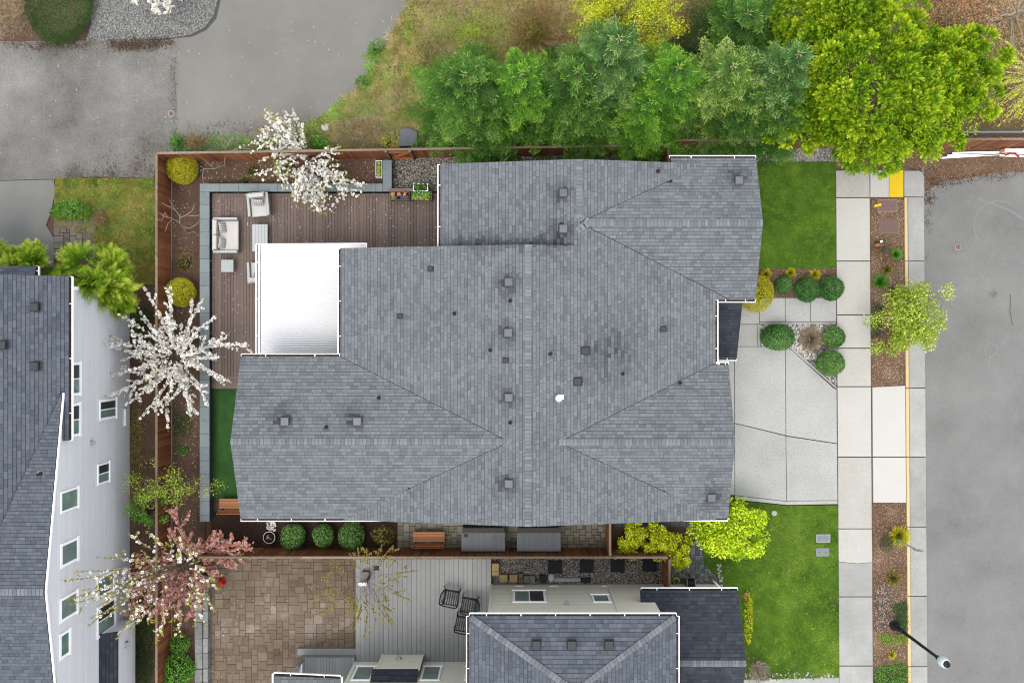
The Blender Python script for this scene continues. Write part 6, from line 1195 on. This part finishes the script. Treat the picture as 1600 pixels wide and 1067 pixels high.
# ---- topiary and garden shrubs on the street side
tg = 'clipped round boxwoods by the front walk'
for lb, a, b, r, asp, mt in (('small clipped boxwood ball nearest the house in the lawn bed', 1224, 446, 13.5, 1.1, m_box), ('large clipped boxwood ball in the middle of the lawn bed', 1260, 452, 19, 1.05, m_box), ('large clipped boxwood ball beside the sidewalk at the lawn bed', 1298, 451, 20, 1, m_box), ('wide oval clipped boxwood left of the river rocks', 1215, 526, 27, .74, m_box), ('clipped ball beside the sidewalk at the top of the river rocks', 1304, 527, 18, .98, m_boxl), ('clipped ball on the diagonal driveway edge of the river rocks', 1297, 567, 23, .88, m_boxl)):
    shrub('boxwood', lb, a, b, r, mt, n=int(11 * r * r) + 2200, L=.06, W=.034, amp=.09, shell=.16, group=tg, asp=asp, z0=.09, hgt=r * .05, tv=.4)
shrub('golden_shrub', 'tall golden conifer shrub tucked under the house roof corner', 1181, 458, 30, m_gold, n=8200, L=.06, W=.028, amp=.08, shell=.14, hgt=1.5, z0=.09)
for lb, a, b, r in (('golden grass tuft by the house end of the lawn bed', 1198, 428, 10), ('golden grass tuft in the middle of the lawn bed edge', 1236, 426, 9), ('golden grass tuft nearest the sidewalk at the lawn bed edge', 1274, 429, 11)): tuft('golden_grass', lb, a, b, r, m_gold, 300, .3, .022, group='golden grass tufts at the lawn bed')
t = tuft('dry_grass_clump', 'tan dry grass clump in the middle of the river rock bed', 1268, 529, 24, m_straw, 700, .45, .02, lean=1.5)
for lb, a, b, r, mt, h in (('small bright green clump right of the duck ornament', 1401, 397, 11, m_bright, .3), ('small olive yellow clump below the bright green one', 1387, 421, 10, m_olive, .25), ('largest bright green clump at the left side of the strip', 1376, 440, 15, m_bright, .4), ('green clump half under the lime street tree', 1401, 458, 14, m_dkgreen, .35), ('bright yellow spiky clump around the sign post', 1407, 838, 20, m_gold, .5), ('golden brown round clump alone in the lower strip', 1397, 904, 14, m_olive, .35), ('tiny golden clump at the bottom of the street strip', 1394, 1023, 7, m_gold, .2)):
    tuft('strip_plant', lb, a, b, r, mt, int(22 * r + 120), h, .024, cat='plant', group='small plants in the planting strip')
bush('dark_shrub', 'grey green shrub under the duck ornament', 1380, 388, 14, 18, .35, m_dkgreen, 420, .06, .03, z0=.09); bush('dark_shrub', 'dark grey green shrub left of the yellow spiky clump', 1386, 849, 14, 16, .45, m_dkgreen, 520, .06, .025, z0=.09); bush('dark_shrub', 'golden brown shrub under the street tree at the lower left', 1393, 545, 12, 9, .3, m_olive, 260, .06, .03, z0=.09)
def leafy_tree(name, label, bx, by, h, rx, ry, mat, n, L=.1, W=.06, z0=.08, zc=.62, rh=.4, cat='tree', nb=16, trunk=.06, amp=.35, shell=.6, off=(0, 0), cs=.24):
    rng = rngs(); b = P(bx, by, z0); t = thing(name, label, cat, (b.x, b.y, z0)); c = np.array([b.x + off[0], b.y + off[1], z0 + h * zc]); MB().tube([(b.x, b.y, z0), (b.x + .03, b.y, z0 + h * .4), tuple(c)], [trunk, trunk * .8, trunk * .5], 7).build('trunk', m_bark, t)
    f = Fol(); lb = lobes(rng, 36); m = MB(); rr = random.Random(VSEED[0])
    cl = unit(rng.normal(0, 1, (nb * 4, 3))); cl = cl[cl[:, 2] > -.35]; cl = cl * (1 + amp * lb(cl))[:, None] * rng.uniform(.45, 1, (len(cl), 1)); ctr = c + cl * np.array([rx, ry, h * rh])
    for q in ctr: blob(f, rng, q, (rx * cs, ry * cs, rx * cs * .7), n // len(ctr), L, W, .3, .7, -1, .3, .6, tone0=.5 + rr.uniform(-.15, .15)); m.tube([c - [0, 0, h * .25], (c + q) / 2, q], [.03, .018, .006], 4, caps=False)
    m.build('limbs', m_bark, t); f.build('crown', mat, t); return t
leafy_tree('street_tree', 'lime green young street tree over the kerb', 1392, 502, 3.2, 1.2, 1.3, m_pale, 11000, .1, .065, nb=22, amp=.32, cs=.3)
leafy_tree('lime_tree', 'vivid lime yellow tree at the lower right corner of the house roof', 1122, 816, 2.9, 1.75, 1.45, m_limet, 15000, .12, .075, amp=.12, shell=.3, nb=30, zc=.55)
for lb, a, b, rx in (('yellow variegated shrub nearest the short fence panel', 984, 838, .62), ('yellow variegated shrub in the middle of the three', 1018, 836, .72), ('yellow variegated shrub touching the lime yellow tree', 1050, 845, .66)): leafy_tree('yellow_shrub', lb, a, b, 1.5, rx * 1.1, .86, m_ylw, 6000, .1, .06, cat='shrub', zc=.55, nb=10, trunk=.03)['group'] = 'yellow variegated shrubs'
leafy_tree('yellow_bush', 'bright yellow green bush at the top edge behind the firs', 968, 52, 3.2, 2.7, 1.9, m_ylw, 15000, .085, .045, z0=0, nb=34, amp=.45, cs=.2, shell=.8, trunk=.05, cat='bush', zc=.5)
# ---- shrubs in the beds
sg = 'round shrubs along the lower fence'
for lb, a, b, r, mt in (('round dark green shrub left of the three by the lower fence', 459, 838, 21, m_boxl), ('smaller looser shrub between the two round dark green ones', 504, 837, 17.5, m_olive if False else m_boxl), ('round dark green shrub right of the smaller loose one', 548, 837, 22, m_boxl)):
    shrub('round_shrub', lb, a, b, r, mt, n=int(7 * r * r) + 1200, L=.075, W=.042, amp=.15, shell=.24, group=sg, hgt=1.0)
shrub('brown_shrub', 'open brownish shrub beside the tan paving', 597, 836, 18, m_olive, n=650, L=.075, W=.04, amp=.25, shell=.6, hgt=1.0)
for lb, a, b, r, n in (('bright golden ball shrub in the top left fence corner', 285, 263, 25, 7000), ('bright golden ball shrub beside the fence left of the deck', 284, 456, 23, 6000)): shrub('golden_ball', lb, a, b, r, m_gold, n=n, L=.06, W=.032, amp=.1, shell=.22, hgt=1.1, group='golden ball shrubs in the fence bed')
shrub('mossy_shrub', 'sparse olive shrub above the golden ball beside the deck', 287, 412, 18, m_olive, n=620, L=.06, W=.03, amp=.25, shell=.8, hgt=.5)
shrub('mossy_shrub', 'sparse ochre plant in the bed right of the top corner ball', 395, 268, 16, m_olive, n=260, L=.07, W=.03, amp=.3, shell=.9, hgt=.3); shrub('mossy_shrub', 'sparse ochre plant along the deck wall under the corner', 380, 283, 12, m_olive, n=160, L=.07, W=.03, amp=.3, shell=.9, hgt=.25)
shrub('feathery_shrub', 'pale green mound under the left side of the white blossom tree', 441, 262, 14, m_pale, n=900, L=.09, W=.02, amp=.1, shell=.3, hgt=.7)
shrub('round_shrub', 'glossy bright green shrub at the bottom left by the fence', 276, 1048, 27, m_bright, n=2600, L=.09, W=.05, amp=.1, shell=.2, hgt=1.3); shrub('round_shrub', 'small bright green shrub above the glossy one by the fence', 281, 1006, 16, m_bright, n=900, L=.07, W=.035, amp=.12, shell=.25, hgt=.8)
bush('green_bush', 'green bush beside the grey driveway pad at the far left', 108, 328, 36, 16, .9, m_bright, 2200, .08, .045); bush('grey_bush', 'grey twiggy bush on the rough grass at the left', 158, 342, 16, 22, .6, m_straw, 300, .1, .02, twigs=50, twmat=m_tealeaf)
bush('shade_plant', 'dark leafy plant between the lime cypress and the fence', 222, 500, 14, 22, .8, m_dkgreen, 900, .08, .045); bush('shade_plant', 'green plant in the bark bed below the big white blossom tree', 284, 703, 11, 9, .3, m_bright, 240, .08, .04)
bush('flowering_border', 'yellow flowering border plants along the garage roof edge', 1170, 962, 8, 46, .5, m_ylw, 900, .09, .03); bush('dry_shrub', 'pale twiggy shrub at the garage corner by the lawn', 1184, 1045, 24, 34, .9, m_straw, 420, .14, .02, twigs=70, twmat=m_twig)
bush('edge_plant', 'small green plant on the gravel behind the house roof', 1135, 238, 13, 8, .5, m_bright, 260, .09, .045)
# ---- saplings and blossom
sapling('bare pale sapling beside the deck wall, spreading over the fence', 290, 362, [[(292, 365, .1), (286, 355, .7), (281, 349, 1.1), (270, 342, 1.5), (256, 338, 1.8), (249, 333, 2)], [(286, 355, .7), (296, 357, 1.1), (305, 352, 1.4), (312, 345, 1.6)], [(281, 349, 1.1), (281, 338, 1.4), (274, 328, 1.7), (262, 322, 1.9), (253, 317, 2)], [(281, 340, 1.4), (290, 337, 1.7), (300, 330, 1.9), (304, 318, 2.1)], [(296, 337, 1.7), (306, 338, 1.9), (312, 336, 2)], [(270, 342, 1.5), (262, 350, 1.8), (258, 362, 2)], [(256, 338, 1.8), (252, 345, 2), (243, 341, 2.1)], [(292, 365, .3), (302, 362, .8), (311, 369, 1.2)], [(274, 328, 1.7), (268, 318, 1.9), (264, 312, 2)], [(262, 341, 1.6), (258, 332, 1.9), (254, 338, 2)]])
sapling('bare pale sapling at the top left fence corner', 352, 262, [[(352, 262, .1), (351, 252, .8), (353, 240, 1.4), (352, 232, 1.7), (346, 224, 2)], [(353, 240, 1.4), (362, 236, 1.7), (372, 232, 2), (392, 233, 2.2)], [(352, 232, 1.7), (358, 222, 2), (366, 212, 2.2)], [(351, 258, .6), (335, 264, 1.1), (318, 264, 1.5), (312, 258, 1.8)], [(335, 264, 1.1), (328, 258, 1.4), (318, 250, 1.7)], [(318, 264, 1.5), (316, 276, 1.7), (319, 288, 1.9)], [(344, 262, .9), (338, 253, 1.3)], [(366, 236, 1.8), (370, 243, 2)], [(330, 260, 1.3), (334, 252, 1.6)]])
A1 = []; ra = random.Random(31)
for az in range(0, 360, 15):
    mx = {0: 2.5, 15: 3.0, 30: 3.5, 45: 2.7}.get(az, None); A1.append((az + ra.uniform(-7, 7), (mx or ra.uniform(2.5, 3.2)) * ra.uniform(.86, 1.08), ra.uniform(2.0, 3.2), ra.uniform(-.4, .4)))
for az in range(8, 360, 22): A1.append((az + ra.uniform(-8, 8), ra.uniform(1.0, 1.9), ra.uniform(2.6, 3.6), ra.uniform(-.25, .25)))
blossom_tree('large white blossom tree straddling the fence left of the deck', 293, 558, A1, 1.3, m_white_p, dens=25, size=.105, shoot=.42, side=(4, 7), leaf=.5)
A2 = [(az + ra.uniform(-10, 10), ra.uniform(1.3, 2.6), ra.uniform(1.5, 3.0), ra.uniform(-.2, .2)) for az in (-95, -75, -60, -40, -25, 5, 100, 115, 130, 145, 160, 175, 200, 225, 250, -110, -85, -50, 120, 138)] + [(128, 2.4, 2.4, .1), (140, 2.3, 2.4, -.1), (150, 2.2, 2.2, 0), (112, 2.0, 2.4, 0), (-80, 2.5, 1.8, .1), (-65, 2.6, 1.6, -.1), (-45, 2.9, 1.7, .15), (-30, 2.9, 1.9, .05), (-100, 2.1, 1.8, 0), (165, 2.6, 2.2, 0)]
blossom_tree('white blossom tree reaching over the top edge of the deck', 490, 258, A2, 1.1, m_white_p, dens=11, bare=.04, size=.105, shoot=.6, side=(7, 12), leaf=.9)
A3 = [(165, 2.9, 6.2, .05), (174, 3.1, 6.8, -.04), (180, 2.7, 7.2, .06), (186, 3.0, 6.4, .02), (196, 3.1, 6.2, -.08), (205, 3.0, 5.6, .1), (214, 3.1, 5.2, -.1), (225, 3.0, 4.8, .1), (240, 2.8, 4.4, -.1), (256, 2.7, 4.2, .05), (272, 2.6, 4.0, .1), (292, 2.7, 3.8, .15), (312, 2.3, 3.8, .1), (-30, 2.0, 4.0, .2), (10, 1.5, 4.2, 0), (40, 1.4, 4.4, .1), (75, 1.7, 4.6, -.1), (105, 2.0, 4.8, .1), (130, 2.2, 5.2, -.1), (150, 2.5, 5.6, .1), (190, 2.0, 6.6, 0), (220, 2.0, 5.6, .2), (60, 1.1, 5, 0), (180, 2.2, 5.0, .1), (200, 2.4, 4.6, 0)]
blossom_tree('sparse white blossom tree reaching across the grey house wall', 318, 862, A3, 2.5, m_white_p, dens=4.5, size=.12, shoot=.45, side=(4, 7), leaf=3, bare=.5)
A4 = [(a, l, z, c) for a, l, z, c in ((28, 2.6, 1.8, -.1), (15, 3.0, 1.9, .05), (5, 2.5, 1.7, .1), (40, 2.2, 2, 0), (95, 2.6, 2.4, .05), (110, 1.8, 2.2, 0), (200, 2.6, 1.9, .1), (215, 3.0, 1.9, -.1), (230, 2.8, 2, .1), (245, 2.6, 1.8, -.1), (258, 2.4, 1.8, 0), (272, 2.3, 1.8, .1), (188, 2.6, 2, .1), (172, 2.2, 2.2, 0), (225, 3.4, 1.9, 0), (285, 2.0, 1.8, .1), (-25, 1.5, 1.8, .1), (60, 1.4, 2, 0), (240, 2, 2.4, .1), (210, 1.8, 2.5, -.1), (260, 1.6, 2.4, .1), (300, 1.5, 2, 0))]
blossom_tree('dusky pink blossom tree over the corner of the brown patio', 312, 868, A4, .9, m_pink_p, dens=38, size=.12, shoot=.6, side=(7, 11), leaf=1.2, leafmat=m_rust, bare=.25)
leafy_tree('spring_tree', 'pale green leafing tree between the turf and the left fence', 292, 752, 2.6, 1.5, 1.1, m_pale, 2200, .08, .045, zc=.66, amp=.4, shell=.9, nb=16, off=(-.1, .1)); leafy_tree('spring_tree', 'brighter green leafing tree against the grey house wall', 246, 792, 2.4, .95, .8, m_bright, 1500, .09, .05, zc=.6, amp=.3, shell=.9, nb=10)
A5 = [(az + ra.uniform(-8, 8), ra.uniform(1.3, 2.4), ra.uniform(1.6, 2.8), ra.uniform(-.2, .2)) for az in (60, 75, 100, 150, 190, 215, 235, 250, 268, 280, 300, 320, 345, 20)]
blossom_tree('thin olive leafed tree standing between the brown patio and grey deck', 577, 898, A5, 1.1, m_budleaf, dens=2, size=.05, shoot=.6, side=(7, 11), leaf=7, rb=.009, lsz=.75, leafmat=m_olive, name='thin_tree', group=None)
A6 = [(az + ra.uniform(-6, 6), ra.uniform(1.2, 2.3), ra.uniform(1.6, 2.6), ra.uniform(-.15, .15)) for az in range(190, 360, 9)] + [(az, 1.5, 2.5, 0) for az in range(0, 190, 30)]
blossom_tree('white blossom tree cut by the top frame edge above the pale gravel', 268, -28, A6, 1.2, m_white_p, dens=26, size=.12, shoot=.45, side=(5, 8), leaf=.5)
bush('red_flower', 'small coral red flower among the border plants at the garage corner', 1166, 931, 4, 4, .3, m_flow_c, 40, .08, .05, z0=.3, twigs=4)
